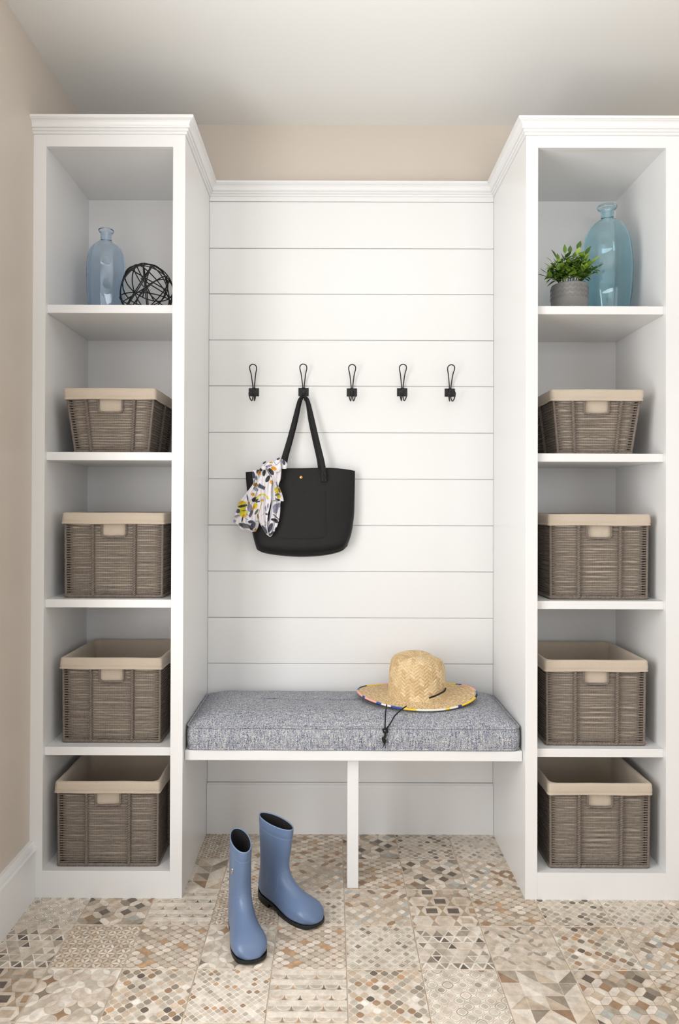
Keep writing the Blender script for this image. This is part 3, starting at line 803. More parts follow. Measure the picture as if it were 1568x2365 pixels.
# ------------------------------------------------------------------ wall hooks
HX = [(586.3, 906), (701, 905.5), (812.5, 906.5), (928.5, 906), (1038.5, 907)]
HL = ['black wire coat hook nearest the bag-side cabinet, left of the hook carrying the bag', 'black wire coat hook that carries the black tote bag', 'black wire coat hook just right of the tote bag, in the middle of the row',
      'empty black wire coat hook, second from the plant-side cabinet', 'empty black wire coat hook nearest the plant-side cabinet']
hook_meshes = None
def hook(u, v, label):
    global hook_meshes
    p = px(u, v, Db); r = empty('coat_hook', (p.x, Db, p.z)); tag(r, label, 'hook', 'row of black wire hooks on the shiplap')
    if hook_meshes is None:
        hook_meshes = []
        def bb(name, a, b, bev=.0006):
            o = box(name, a, b, M['black_metal'], None, bev=bev); me = o.data; bpy.data.objects.remove(o); hook_meshes.append((name, me))
        bb('back_plate', (-.0195, -.0025, -.0155), (.0195, 0, .0155))
        V, Fc = tube([(0, -.0055, -.0155), (0, -.0055, .0155)], .0062, 16)
        me = bpy.data.meshes.new('socket'); me.from_pydata(V.tolist(), [], Fc); me.shade_smooth(); me.materials.append(M['black_metal']); hook_meshes.append(('socket', me))
        for sx in (-1, 1):
            for sz in (-1, 1):
                V, Fc = lathe([(0, .0008), (.0016, .0008), (.0024, .0002), (.0024, 0)], 12)
                V = np.stack([V[:, 0]+sx*.014, -.0025-V[:, 2], V[:, 1]+sz*.0105], -1)
                me = bpy.data.meshes.new('screw'); me.from_pydata(V.tolist(), [], Fc); me.materials.append(M['black_metal']); hook_meshes.append(('screw', me))
        top = [(-.0022, -.007, -.012), (-.0022, -.0085, .010), (-.004, -.012, .03), (-.0085, -.020, .065), (-.0130, -.030, .084), (-.0108, -.035, .0945), (0, -.0375, .0995),
               (.0108, -.035, .0945), (.0130, -.030, .084), (.0085, -.020, .065), (.004, -.012, .03), (.0022, -.0085, .010), (.0022, -.007, -.012)]
        V, Fc = tube(smooth_path(top, 90), .0021, 8); me = bpy.data.meshes.new('upper_loop'); me.from_pydata(V.tolist(), [], Fc); me.shade_smooth(); me.materials.append(M['black_metal']); hook_meshes.append(('upper_loop', me))
        low = [(-.0022, -.007, -.010), (-.003, -.012, -.024), (-.005, -.028, -.036), (-.0095, -.044, -.030), (-.0125, -.052, -.014), (-.009, -.056, -.004), (0, -.057, -.0005),
               (.009, -.056, -.004), (.0125, -.052, -.014), (.0095, -.044, -.030), (.005, -.028, -.036), (.003, -.012, -.024), (.0022, -.007, -.010)]
        V, Fc = tube(smooth_path(low, 80), .0021, 8); me = bpy.data.meshes.new('lower_hook'); me.from_pydata(V.tolist(), [], Fc); me.shade_smooth(); me.materials.append(M['black_metal']); hook_meshes.append(('lower_hook', me))
    plate = None
    for k, me in hook_meshes:
        o = bpy.data.objects.new(k, me); C.objects.link(o); o.parent = plate if k == 'screw' else r
        if k == 'back_plate': plate = o
for (u, v), l in zip(HX, HL): hook(u, v, l)

# ------------------------------------------------------------------ tote bag
def bag():
    c = px(694, 1286, 2.68); r = empty('tote_bag', c); tag(r, 'black leather tote bag with a gold snap, hanging from the second hook', 'bag')
    Lf = [(566, 1090), (567, 1110), (570, 1145), (575, 1190), (583, 1238), (592, 1271)]
    Rt = [(820, 1087), (820, 1110), (819.5, 1145), (818, 1190), (812, 1232), (802, 1262)]
    nu, nv = 70, 60
    Lp = smooth_path([(a, b, 0) for a, b in Lf], nv); Rp = smooth_path([(a, b, 0) for a, b in Rt], nv)
    top = smooth_path([(566, 1090, 0), (600, 1088, 0), (650, 1082, 0), (700, 1081, 0), (757, 1080, 0), (795, 1083, 0), (820, 1087, 0)], nu)
    bot = smooth_path([(592, 1271, 0), (608, 1278, 0), (645, 1284, 0), (694, 1287, 0), (745, 1284, 0), (785, 1275, 0), (802, 1262, 0)], nu)
    u = np.linspace(0, 1, nu); v = np.linspace(0, 1, nv)
    def surf(front):
        V = []
        for j in range(nv):
            for i in range(nu):
                a, b = u[i], v[j]
                # Coons patch in photograph-plane coordinates, then placed at its real depth
                lr = Lp[j]*(1-a)+Rp[j]*a; tb = top[i]*(1-b)+bot[i]*b
                bl = top[0]*(1-a)*(1-b)+top[-1]*a*(1-b)+bot[0]*(1-a)*b+bot[-1]*a*b
                q = lr+tb-bl
                e = (1-abs(2*a-1)**3.2); fb = (1-max(0, (b-.82)/.18)**2.2); puff = (.010+.034*b**1.1)*e**.55*fb**.6
                puff += .0022*math.sin(a*9+b*4)*e*(1-b)
                y = 2.688-puff if front else 2.688+min(.03, puff*.8)
                p = px(q[0], q[1], 2.67); V.append((p.x-c.x, y-c.y, p.z-c.z))
        return np.array(V)
    for nm, fr in (('front_panel', True), ('back_panel', False)):
        V = surf(fr); f = grid_faces(nv, nu)
        if fr: f = f[:, ::-1]
        o = mesh(nm, V, f, M['leather'], r)
        md = o.modifiers.new('s', 'SOLIDIFY'); md.thickness = .0022; md.offset = -1
    Vf = surf(True).reshape(nv, nu, 3)
    def onfront(uu, vv, off=.0006):
        # nearest surface point to a photograph pixel
        p = px(uu, vv, 2.67)-c; d = (Vf[..., 0]-p.x)**2+(Vf[..., 2]-p.z)**2; j, i = np.unravel_index(d.argmin(), d.shape)
        return (p.x, Vf[j, i, 1]-off, p.z)
    P = smooth_path([onfront(*q) for q in ((751, 1134), (752, 1170), (753, 1205), (753.5, 1228), (750, 1239), (740, 1242.5), (700, 1244), (660, 1243), (649, 1241), (643, 1234), (641, 1215), (640, 1180))], 90)
    V, Fc = tube(P, .0011, 6); mesh('pocket_seam', V, Fc, M['leather_edge'], r)
    # boxed corner seams
    for pts in (((596, 1258), (598, 1267), (593, 1272)), ((803, 1262), (797, 1266), (790, 1264)),):
        V, Fc = tube(smooth_path([onfront(*q, off=.001) for q in pts], 20), .0013, 6); mesh('corner_seam', V, Fc, M['leather_edge'], r)
    # snap
    p = onfront(695, 1102.5, .0005); V, Fc = lathe([(0, .0035), (.0035, .0033), (.0058, .0022), (.0066, .0008), (.0066, 0)], 24)
    V = np.stack([V[:, 0]+p[0], p[1]-V[:, 2], V[:, 1]+p[2]], -1); mesh('snap_button', V, Fc, M['gold'], r, smooth=True)
    # straps as thick flat bands
    def strap(name, pts, wd, th=.0026):
        P = smooth_path(pts, 60); n = len(P)
        T = np.gradient(P, axis=0); T /= np.linalg.norm(T, axis=1)[:, None]
        wdv = np.interp(np.linspace(0, 1, n), np.linspace(0, 1, len(wd)), wd)
        Yv = np.array([0, -1., 0]); S = np.cross(T, Yv); S /= np.linalg.norm(S, axis=1)[:, None]; Nn = np.cross(S, T)
        V = []
        for i in range(n):
            for a, b in ((-1, -.7), (-.8, -1), (.8, -1), (1, -.7), (1, .7), (.8, 1), (-.8, 1), (-1, .7)):
                V.append(P[i]+S[i]*a*wdv[i]/2+Nn[i]*b*th/2)
        Fc = grid_faces(n, 8, True).tolist()+[list(range(8))[::-1], [(n-1)*8+q for q in range(8)]]
        return mesh(name, np.array(V), Fc, M['leather'], r)
    hk = 2.688
    def q(uu, vv, Y): return tuple(px(uu, vv, Y)-c)
    strap('strap', [q(701, 914, 2.692), q(694, 919, 2.690), q(689, 930, 2.688), q(681, 965, 2.683), q(668, 1015, 2.675), q(655, 1060, 2.668), q(650, 1086, 2.664), q(648, 1110, 2.660)], [.008, .009, .011, .015, .017, .018, .018, .018])
    fs = strap('strap', [q(701, 914, 2.692), q(708, 919, 2.690), q(713, 930, 2.688), q(722, 970, 2.683), q(733, 1020, 2.675), q(743, 1062, 2.668), q(747, 1085, 2.664), q(748, 1112, 2.6555)], [.008, .009, .011, .015, .017, .018, .018, .018])
    strap('strap', [q(701, 915, 2.706), q(697, 921, 2.706), q(692, 936, 2.707), q(684, 972, 2.708), q(672, 1018, 2.709), q(660, 1062, 2.710), q(657, 1095, 2.710)], [.008, .009, .011, .013, .014, .015, .015])
    strap('strap', [q(701, 915, 2.706), q(705, 921, 2.706), q(710, 936, 2.707), q(716, 972, 2.708), q(726, 1018, 2.709), q(736, 1062, 2.710), q(740, 1095, 2.710)], [.008, .009, .011, .013, .014, .015, .015])
    a, b, d, e = (743.5, 1094), (752.5, 1093), (752.5, 1111), (744.5, 1111)
    yy = 2.6535
    S = [tube([q(*m1, yy), q(*m2, yy)], .0007, 5) for m1, m2 in ((a, b), (b, d), (d, e), (e, a), (a, d), (b, e))]
    V, Fc = join(S); mesh('strap_stitching', V, Fc, mat('dark_thread', '#3a3a3c', .7), fs)
bag()

# ------------------------------------------------------------------ scarf
def scarf():
    c = px(610, 1160, 2.63); r = empty('scarf', c); tag(r, 'white scarf with bee and flower print, knotted on the tote bag strap', 'scarf')
    BL, GR, LV, YE, OR, OC, NV = '#34363a', '#6d6f74', '#9a9bb4', '#e6d92a', '#e7a32c', '#a8832c', '#474b5f'
    E_ = []   # ellipses cx cy rx ry ang colour (photograph pixels)
    def el(cx, cy, rx, ry, ang, col): E_.append(('e', cx, cy, rx, ry, R(ang), lin(col)))
    def ln(pts, wd, col): E_.append(('l', pts, wd, lin(col)))
    o = lambda x, y: (530+x/11.2, 1040+y/11.2)
    def leafc(x, y, rx, ry, a, col): p = o(x, y); el(p[0], p[1], rx/11.2, ry/11.2, a, col)
    def line(pts, wd, col): ln([o(*p) for p in pts], wd/11.2, col)
    for a in ((905, 320, 55, 25, -30, BL), (1075, 550, 105, 52, 55, BL), (895, 590, 85, 42, 100, BL), (990, 740, 100, 50, 120, BL), (1020, 405, 95, 30, -15, LV), (1075, 320, 50, 22, 0, OR),
              (1145, 470, 80, 50, 25, OR), (810, 500, 60, 45, -30, BL), (1405, 310, 75, 38, 80, NV), (1260, 220, 45, 28, -30, NV), (675, 895, 62, 55, 15, OC), (680, 1005, 75, 48, 35, LV),
              (1080, 815, 30, 55, 0, OR), (605, 1140, 50, 42, 0, OR), (660, 1275, 90, 62, -15, BL), (670, 1440, 55, 85, 15, YE), (625, 1490, 35, 60, 30, OR), (740, 1330, 70, 18, -15, BL),
              (330, 1420, 125, 120, 0, YE), (350, 1610, 100, 130, -10, YE), (345, 1440, 130, 35, -12, BL), (300, 1345, 60, 20, -30, OR), (380, 1560, 70, 10, -5, BL), (375, 1700, 40, 45, 0, OR),
              (220, 1570, 55, 60, 20, NV), (205, 1700, 80, 35, -15, LV), (190, 1740, 65, 22, -20, '#e0c9b4'), (520, 1490, 65, 110, -10, LV), (470, 1240, 18, 110, -12, NV), (500, 1370, 30, 40, 0, OC),
              (140, 1830, 35, 45, 0, LV), (335, 1790, 20, 75, 10, BL), (560, 1850, 80, 42, 0, NV), (600, 1960, 60, 120, 25, NV), (400, 1950, 170, 60, 15, GR), (560, 1640, 40, 110, 25, GR), (700, 1590, 30, 90, 35, GR),
              (1215, 1010, 52, 60, 0, YE), (1225, 1090, 45, 42, 0, YE), (1240, 1150, 62, 38, -15, GR), (1275, 1205, 55, 45, 0, YE), (1300, 1040, 38, 62, -15, OC), (1245, 1270, 65, 20, 10, BL),
              (935, 1505, 22, 65, -8, LV), (995, 1440, 25, 75, 5, LV), (1200, 1480, 75, 100, 10, LV), (1190, 1570, 60, 70, 0, LV), (1275, 1420, 45, 70, 10, LV), (1020, 1650, 28, 110, 8, NV), (1010, 1760, 30, 80, 8, NV),
              (960, 1650, 35, 25, 30, NV), (1165, 1800, 95, 40, 12, BL), (1220, 1850, 50, 35, 20, BL), (1060, 2000, 50, 130, 20, NV), (1195, 2030, 18, 50, 25, BL), (900, 2050, 40, 130, -28, NV), (1090, 2150, 90, 28, -38, NV),
              (740, 1710, 25, 70, -8, OC), (665, 2060, 30, 45, 20, OR), (740, 540, 45, 70, 20, NV), (770, 590, 40, 70, 30, OR), (620, 640, 40, 95, -10, NV), (690, 720, 30, 60, 0, GR), (645, 800, 20, 50, 0, LV)):
        leafc(*a)
    for k in range(8): leafc(760+k*20, 900+k*12, 14, 52, 25, NV); 
    line([(720, 950), (910, 1010)], 16, NV)
    line([(850, 1320), (750, 1660)], 16, OC)
    for k in range(9):
        aa = R(200+k*17.5); line([(850, 1320), (850+150*math.cos(aa), 1310+170*math.sin(aa)*.95)], 7, BL)
        leafc(850+150*math.cos(aa), 1300+170*math.sin(aa)*.95, 26, 22, 0, YE)
    leafc(790, 1160, 24, 20, 0, OR); leafc(850, 1290, 28, 36, 0, OR)
    for pts, wd in ((((820, 1700), (900, 1620), (1000, 1520)), 7), (((840, 1970), (960, 1920)), 9), (((910, 1835), (970, 1890)), 10), (((1140, 1660), (1270, 1780)), 24), (((1120, 1310), (1300, 1300)), 16), (((1190, 1230), (1230, 1280), (1310, 1290)), 16),
                    (((1210, 380), (1150, 300)), 12), (((1215, 375), (1300, 300)), 10), (((560, 1270), (500, 1250), (530, 1330)), 6), (((930, 460), (1000, 560), (1080, 700)), 10), (((1000, 300), (900, 390)), 10),
                    (((440, 1650), (540, 1710)), 12), (((400, 1750), (480, 1800)), 12), (((620, 1830), (770, 1835)), 10), (((1205, 820), (1260, 940)), 16), (((1300, 1200), (1360, 1150)), 8)):
        line(list(pts), wd, BL)
    base = np.array(lin('#e6e3e8'))
    def paint(U, Vp):
        col = np.ones(U.shape+(3,))*base
        for s in E_:
            if s[0] == 'e':
                _, cx, cy, rx, ry, an, cc = s
                dx, dy = U-cx, Vp-cy; ca, sa = math.cos(an), math.sin(an)
                a = (dx*ca+dy*sa)/rx; b = (-dx*sa+dy*ca)/ry; d = a*a+b*b
                k = np.clip((1.08-d)/.2, 0, 1)[..., None]; shade = .82+.3*np.clip(d, 0, 1)[..., None]*0+.18*np.sin(a*2+b*3)[..., None]*.6
                col = col*(1-k)+np.array(cc)*np.clip(shade, .6, 1.2)*k
            else:
                _, pts, wd, cc = s; D = np.full(U.shape, 1e9)
                for p, q in zip(pts[:-1], pts[1:]):
                    vx, vy = q[0]-p[0], q[1]-p[1]; t = np.clip(((U-p[0])*vx+(Vp-p[1])*vy)/(vx*vx+vy*vy), 0, 1)
                    D = np.minimum(D, np.hypot(U-p[0]-t*vx, Vp-p[1]-t*vy))
                k = np.clip((wd*.6-D)/.35, 0, 1)[..., None]; col = col*(1-k)+np.array(cc)*k
        return col
    def lobe(name, Lq, Rq, y0, nu=150, nv=220, folds=3, amp=.006, puff=.012, ph=0, side=(0, 0)):
        Lp = smooth_path([(*o(*q), 0) for q in Lq], nv); Rp = smooth_path([(*o(*q), 0) for q in Rq], nv)
        a = np.linspace(0, 1, nu)[None]; b = np.linspace(0, 1, nv)[:, None]
        U = Lp[:, 0:1]*(1-a)+Rp[:, 0:1]*a; Vp = Lp[:, 1:2]*(1-a)+Rp[:, 1:2]*a
        edge = np.clip(4*a*(1-a), 0, 1)**.5
        Y = y0-puff*edge*np.clip(b*4, 0.15, 1)*(1-.25*b)-amp*np.sin(a*folds*2*PI+ph+1.6*b)*np.clip(b*3, .25, 1)*edge-amp*.35*np.sin(a*folds*4.6*PI+ph*2-3*b)*edge
        Y = Y+side[0]*(1-a)+side[1]*a
        K = np.array([tuple(px(1000, 1000, 1.)), tuple(px(1001, 1000, 1.)), tuple(px(1000, 1001, 1.))])
        # pixel -> ray, vectorised (affine in pixels at depth 1 up to tiny terms)
        X = (K[0, 0]+(U-1000)*(K[1, 0]-K[0, 0])+(Vp-1000)*(K[2, 0]-K[0, 0]))*Y; Z = 1.24+((K[0, 2]-1.24)+(U-1000)*(K[1, 2]-K[0, 2])+(Vp-1000)*(K[2, 2]-K[0, 2]))*Y
        P = np.stack([X, Y, Z], -1)-np.array(c)
        ob = mesh(name, P.reshape(-1, 3), grid_faces(nv, nu)[:, ::-1], M['scarf'], r, col=paint(U, Vp).reshape(-1, 3))
        md = ob.modifiers.new('s', 'SOLIDIFY'); md.thickness = .0009; md.offset = 0
        return ob
    # left puffed lobe
    lobe('scarf_fold', [(800, 460), (700, 620), (620, 850), (430, 1110), (250, 1350), (190, 1550), (120, 1700), (100, 1870), (215, 1920), (300, 2040), (560, 2110)],
         [(900, 470), (900, 700), (850, 1000), (830, 1200), (800, 1400), (790, 1550), (790, 1700), (790, 1830), (770, 1900), (740, 1990), (680, 2100)], 2.645, folds=2.5, amp=.010, puff=.022, ph=.5)
    # small tail behind, upper left
    lobe('scarf_fold', [(600, 520), (590, 640), (612, 760), (630, 880)], [(760, 500), (760, 620), (720, 760), (650, 890)], 2.652, nu=50, nv=70, folds=1, amp=.002, puff=.004)
    # right drape from the strap
    lobe('scarf_fold', [(1220, 215), (1060, 290), (960, 380), (960, 520), (1040, 700), (1090, 900), (1080, 1100), (1090, 1350), (1060, 1550), (1000, 1800), (985, 2050), (1040, 2215)],
         [(1300, 185), (1330, 350), (1340, 520), (1320, 750), (1270, 920), (1330, 1040), (1400, 1300), (1325, 1330), (1310, 1600), (1280, 1800), (1210, 2020), (1075, 2230)], 2.640, nu=120, folds=1.7, amp=.009, puff=.010, ph=2.4)
    # centre lobe
    lobe('scarf_fold', [(860, 460), (800, 640), (740, 850), (720, 1000), (715, 1200), (715, 1400), (740, 1700), (790, 1880), (850, 2010), (940, 2150), (1030, 2225)],
         [(935, 460), (1020, 620), (1110, 740), (1090, 900), (1075, 1080), (1075, 1300), (1020, 1560), (990, 1750), (975, 1950), (1000, 2130), (1060, 2230)], 2.630, folds=1.4, amp=.009, puff=.014, ph=3.6)
    # top wrap over the knot and around the strap
    lobe('scarf_knot', [(850, 400), (870, 320), (960, 280), (1060, 285), (1150, 280), (1230, 215), (1290, 185)],
         [(880, 450), (960, 475), (1080, 520), (1180, 560), (1280, 560), (1335, 480), (1310, 330)], 2.632, nu=90, nv=110, folds=1, amp=.003, puff=.014)
    lobe('scarf_knot', [(1350, 225), (1335, 320), (1330, 420), (1350, 480)], [(1420, 260), (1480, 330), (1495, 400), (1470, 480)], 2.650, nu=50, nv=60, folds=1, amp=.001, puff=.014)
    a = np.array(c); kp = np.array(px(*o(885, 455), 2.616))
    V, Fc = lathe([(0, .008), (.005, .0075), (.0085, .004), (.009, 0), (.0075, -.005), (.003, -.008), (0, -.008)], 20)
    mesh('scarf_knot', V+kp-a, Fc, M['scarf'], r, col=np.ones((len(V), 3))*base)
scarf()

# ------------------------------------------------------------------ boots
def boot(H, T, label, badge):
    d = Vector((T[0]-H[0], T[1]-H[1])); Lb = d.length; ang = math.atan2(d.y, d.x)
    r = empty('rubber_boot', (H[0], H[1], 0), ang); r['label'] = label; r['category'] = 'boot'; r['group'] = 'pair of blue rubber boots'
    k = Lb/.255
    prof = [  # Bs Bz Fs Fz w
        (.000, .262, .143, .251, .0285), (.001, .240, .140, .228, .029), (.003, .20, .133, .187, .0300), (.007, .15, .125, .150, .0305), (.0075, .115, .124, .127, .0312), (.004, .08, .131, .109, .0322),
        (.000, .055, .146, .095, .0335), (.0012, .032, .162, .085, .0350), (.014, .0225, .176, .078, .0360), (.045, .0205, .190, .0715, .0375), (.09, .0185, .203, .0665, .0405), (.135, .0115, .215, .061, .0458),
        (.172, .0085, .226, .055, .0486), (.200, .0085, .2375, .048, .0462), (.224, .0090, .2470, .040, .0400), (.241, .0105, .2540, .032, .0290), (.2520, .0130, .2585, .0245, .0195), (.2578, .0160, .2600, .020, .009), (.2598, .0178, .2602, .0184, .001)]
    pr = smooth_path([p[:3] for p in prof], 120); pr2 = smooth_path([(p[3], p[4], 0) for p in prof], 120)
    Bs, Bz, Fs, Fz, Wd = pr[:, 0], pr[:, 1], pr[:, 2], pr2[:, 0], np.maximum(pr2[:, 1], .0005)
    na = 72
    def S(i, a, off=0.):
        n_ = 2.0+.5*min(1, max(0, (i-45)/40))
        c_, s_ = math.cos(a), math.sin(a)
        foot = min(1, max(0, (i-50)/25)); nl_ = n_+(1.6*foot if s_ < 0 else 0)
        cs = math.copysign(abs(c_)**(2/nl_), c_); sn = math.copysign(abs(s_)**(2/nl_), s_)
        wf = Wd[i]*(1+foot*.12*max(0, -sn)*(1-abs(sn)))
        hl = math.hypot(Fs[i]-Bs[i], Fz[i]-Bz[i])/2+1e-6
        kx = 1+off/wf; kl = 1+off/hl
        m = .5+sn*.5*kl
        return ((Bs[i]*(1-m)+Fs[i]*m)*k, cs*wf*kx, Bz[i]*(1-m)+Fz[i]*m)
    angs = np.arange(na)/na*2*PI
    V = [S(i, a) for i in range(120) for a in angs]
    UV = np.array(V).reshape(-1, 3)
    upper = mesh('boot_upper', V, grid_faces(120, na, True)[:, ::-1], M['boot'], r)
    # inner lining, down to the ankle, and rolled rim
    V2 = [S(i, a, -.0022) for i in range(0, 70) for a in angs]
    V2 = np.array(V2); V2[:na, 2] += 0
    mesh('lining', V2, grid_faces(70, na, True), M['boot_in'], r)
    P = [Vector(S(0, a, -.0008)) for a in angs]
    V, Fc = tube(np.array([tuple(p) for p in P]), .0019, 8, closed=True); mesh('rim', V, Fc, M['boot_seam'], r)
    # collar band with embossed pattern
    ni = 7; A = []
    for i in range(ni):
        for q, a in enumerate(np.arange(144)/144*2*PI):
            A.append(S(i, a, .0007+(.0004 if (i+q) % 2 else 0)))
    A += [S(ni, a, .0001) for a in np.arange(144)/144*2*PI]
    mesh('collar_band', A, grid_faces(ni+1, 144, True)[:, ::-1], M['boot_seam'] if False else M['boot'], r)
    def seam(pts, rad=.0006):
        """pts: (ring index, angle deg)"""
        P = smooth_path([S(int(i), R(a), .0001) for i, a in pts], 60); V, Fc = tube(P, rad, 6); mesh('seam', V, Fc, M['boot_seam'], r)
    for s in (0, 1):
        f = (lambda a: a) if s == 0 else (lambda a: 180-a)
        seam([(28, f(90)), (29, f(70)), (30, f(50)), (33, f(38)), (40, f(30)), (48, f(15)), (55, f(0))])
        seam([(38, f(-75)), (43, f(-60)), (49, f(-45)), (54, f(-32)), (57, f(-22)), (62, f(-12))])
    V, Fc = tube([S(8, a, .0002) for a in angs], .0006, 6, closed=True); mesh('seam', V, Fc, M['boot_seam'], r)
    # sole
    low = UV[UV[:, 2] < .05]
    s_ = np.concatenate([np.linspace(-.0015, .012, 14), np.linspace(.016, .235, 56), np.linspace(.238, .2602, 20)]); hw = []
    for q in s_:
        sel = low[np.abs(low[:, 0]/k-q) < .0045]; hw.append(np.abs(sel[:, 1]).max() if len(sel) else 0)
    hw = np.array(hw)
    for e0, e1, rr_ in ((0, 14, .030), (70, 90, .042)): pass
    hw = np.convolve(np.pad(hw, 2, 'edge'), np.ones(5)/5, 'valid')-.0018
    tt = np.clip((s_+.0015)/.022, 0, 1); hw = np.minimum(hw, .034*np.sqrt(1-(1-tt)**2)+.0008+.02*(tt >= 1))
    tt = np.clip((.2602-s_)/.036, 0, 1); hw = np.minimum(hw, .0445*np.sqrt(1-(1-tt)**2)+.0008+.02*(tt >= 1))
    topz = np.interp(s_, [0, .02, .09, .135, .2, .235, .26], [.033, .0255, .0235, .0160, .0130, .0140, .0165])
    botz = np.interp(s_, [0, .072, .0725, .105, .125, .21, .24, .26], [.0, .0, .014, .013, .0, .0, .002, .007])
    V = []; nl = 13
    for i in range(90):
        for (lat, zf) in [(-.93, 0), (-1, .12), (-1.02, .5), (-1.02, .85), (-1.0, 1), (-.9, .93), (0, .8), (.9, .93), (1., 1), (1.02, .85), (1.02, .5), (1, .12), (.93, 0)]:
            V.append((s_[i]*k, lat*hw[i], botz[i]+(topz[i]-botz[i])*zf))
    Fc = grid_faces(90, nl, True).tolist(); Fc += [list(range(nl)), [89*nl+q for q in range(nl)][::-1]]
    o = mesh('sole', V, Fc, M['sole'], r, smooth=False)
    bm = bmesh.new(); bm.from_mesh(o.data); bmesh.ops.recalc_face_normals(bm, faces=bm.faces[:]); bm.to_mesh(o.data); bm.free()
    o.data.shade_smooth()
    md = o.modifiers.new('e', 'EDGE_SPLIT'); md.split_angle = R(50)
    if badge:
        aa = R(180-22); p = Vector(S(15, aa)); tu = Vector(S(15, aa+.1))-Vector(S(15, aa-.1)); tv = Vector(S(14, aa))-Vector(S(16, aa))
        tu.normalize(); tv.normalize(); nn = tu.cross(tv).normalized()
        if nn.y > 0: nn = -nn
        V, Fc = lathe([(0, .0030), (.004, .0028), (.0056, .002), (.006, .0004)], 24)
        V = np.array([tuple(p+tu*v[0]+tv*v[1]*1.7+nn*v[2]) for v in V]); mesh('badge', V, Fc, M['silver'], r)
    return r
boot((-.286, 2.180), (-.207, 1.944), 'blue rubber boot nearer the camera, standing in front with a silver badge', -1)
boot((-.222, 2.290), (-.034, 2.118), 'blue rubber boot further back, turned sideways with its sole heel showing', 0)

# ------------------------------------------------------------------ vases, orb, plant
def vase(name, cu, Yc, prof, label, mt, rbot, facets, thick=.0038, medal=None):
    zb = SH[0]; p0 = px(cu, 690, Yc); r = empty(name, (p0.x, Yc, zb+.0002)); tag(r, label, 'vase')
    pts = []
    for rp, v in prof:
        z = px(cu, v, Yc).z-zb; pts.append((rp*Yc/F, z))
    pts = pts[::-1]
    full = [(rbot*.90, 0), (rbot, .004)]+[p for p in pts if p[1] > .006]
    sp = smooth_path([(a, b, 0) for a, b in full], 110)
    outer = [(max(.0005, a), max(0, b)) for a, b, _ in sp]
    inner = []
    for i, (a, b) in enumerate(outer):
        if b < .012: continue
        inner.append((max(.001, a-thick), b))
    inner = inner[:-2]
    top = outer[-1]
    prof2 = [(.0005, .0005)]+outer+[(top[0]-thick*.3, top[1]+.0012), (top[0]-thick*.8, top[1]+.0004)]+inner[::-1]+[(.0005, .0125)]
    def fl(z, a):
        hmax = top[1]
        k = np.clip((z/hmax-.0)/.25, .2, 1)*np.clip((.86-z/hmax)/.12, 0, 1)
        return 1+facets*k*np.cos(a*8+.4)+.004*k*np.sin(a*3+z*20)
    V, Fc = lathe(prof2, 96, fl=fl)
    b = mesh('bottle_body', V, Fc, mt, r)
    bm = bmesh.new(); bm.from_mesh(b.data)
    bmesh.ops.recalc_face_normals(bm, faces=bm.faces[:]); bmesh.ops.holes_fill(bm, edges=bm.edges[:]); bmesh.ops.recalc_face_normals(bm, faces=bm.faces[:])
    bm.to_mesh(b.data); bm.free(); b.data.shade_smooth()
    if medal:
        z = px(cu, medal, Yc-.065).z-zb; fa = math.atan2(-p0.x, Yc); rr_ = np.interp(z, [q[1] for q in outer], [q[0] for q in outer]); a0 = -PI/2
        V = []; n = 20; R_ = .0155
        prof3 = [(0, .0012), (R_*.6, .0012), (R_*.75, .0006), (R_*.9, .0014), (R_, .0008), (R_*1.02, -.0002)]
        for q, h in prof3:
            for i in range(n):
                t = i/n*2*PI; dx, dz = q*math.cos(t), q*math.sin(t)
                rz = np.interp(z+dz, [w_[1] for w_ in outer], [w_[0] for w_ in outer])*(1+facets*math.cos(8*a0+.4))
                yy = -math.sqrt(max(1e-6, rz**2-dx**2))-h; V.append((dx*math.cos(fa)-yy*math.sin(fa), dx*math.sin(fa)+yy*math.cos(fa), z+dz))
        mesh('embossed_seal', V, grid_faces(len(prof3), n, True), mt, r)
    return r
vase('glass_bottle', 244.5, 2.515, [(17, 532), (17.5, 534), (15.5, 537.5), (13, 541), (12.6, 552), (14, 558), (22, 564), (32.5, 573.5), (39.5, 587), (43, 606), (44, 628), (43.5, 655), (42, 685)],
     'pale blue glass bottle vase standing beside the black wire orb', M['glassL'], .052, .012, medal=600)
vase('glass_bottle', 1402, 2.485, [(21.5, 477), (22, 480), (19.5, 484), (15, 488.5), (14, 500), (15.5, 507), (24.5, 513.5), (36.5, 524), (46, 541), (52, 562), (55.5, 590), (57, 620), (56, 655), (53, 690)],
     'large aqua blue glass bottle vase standing behind the potted plant', M['glassR'], .066, .012)

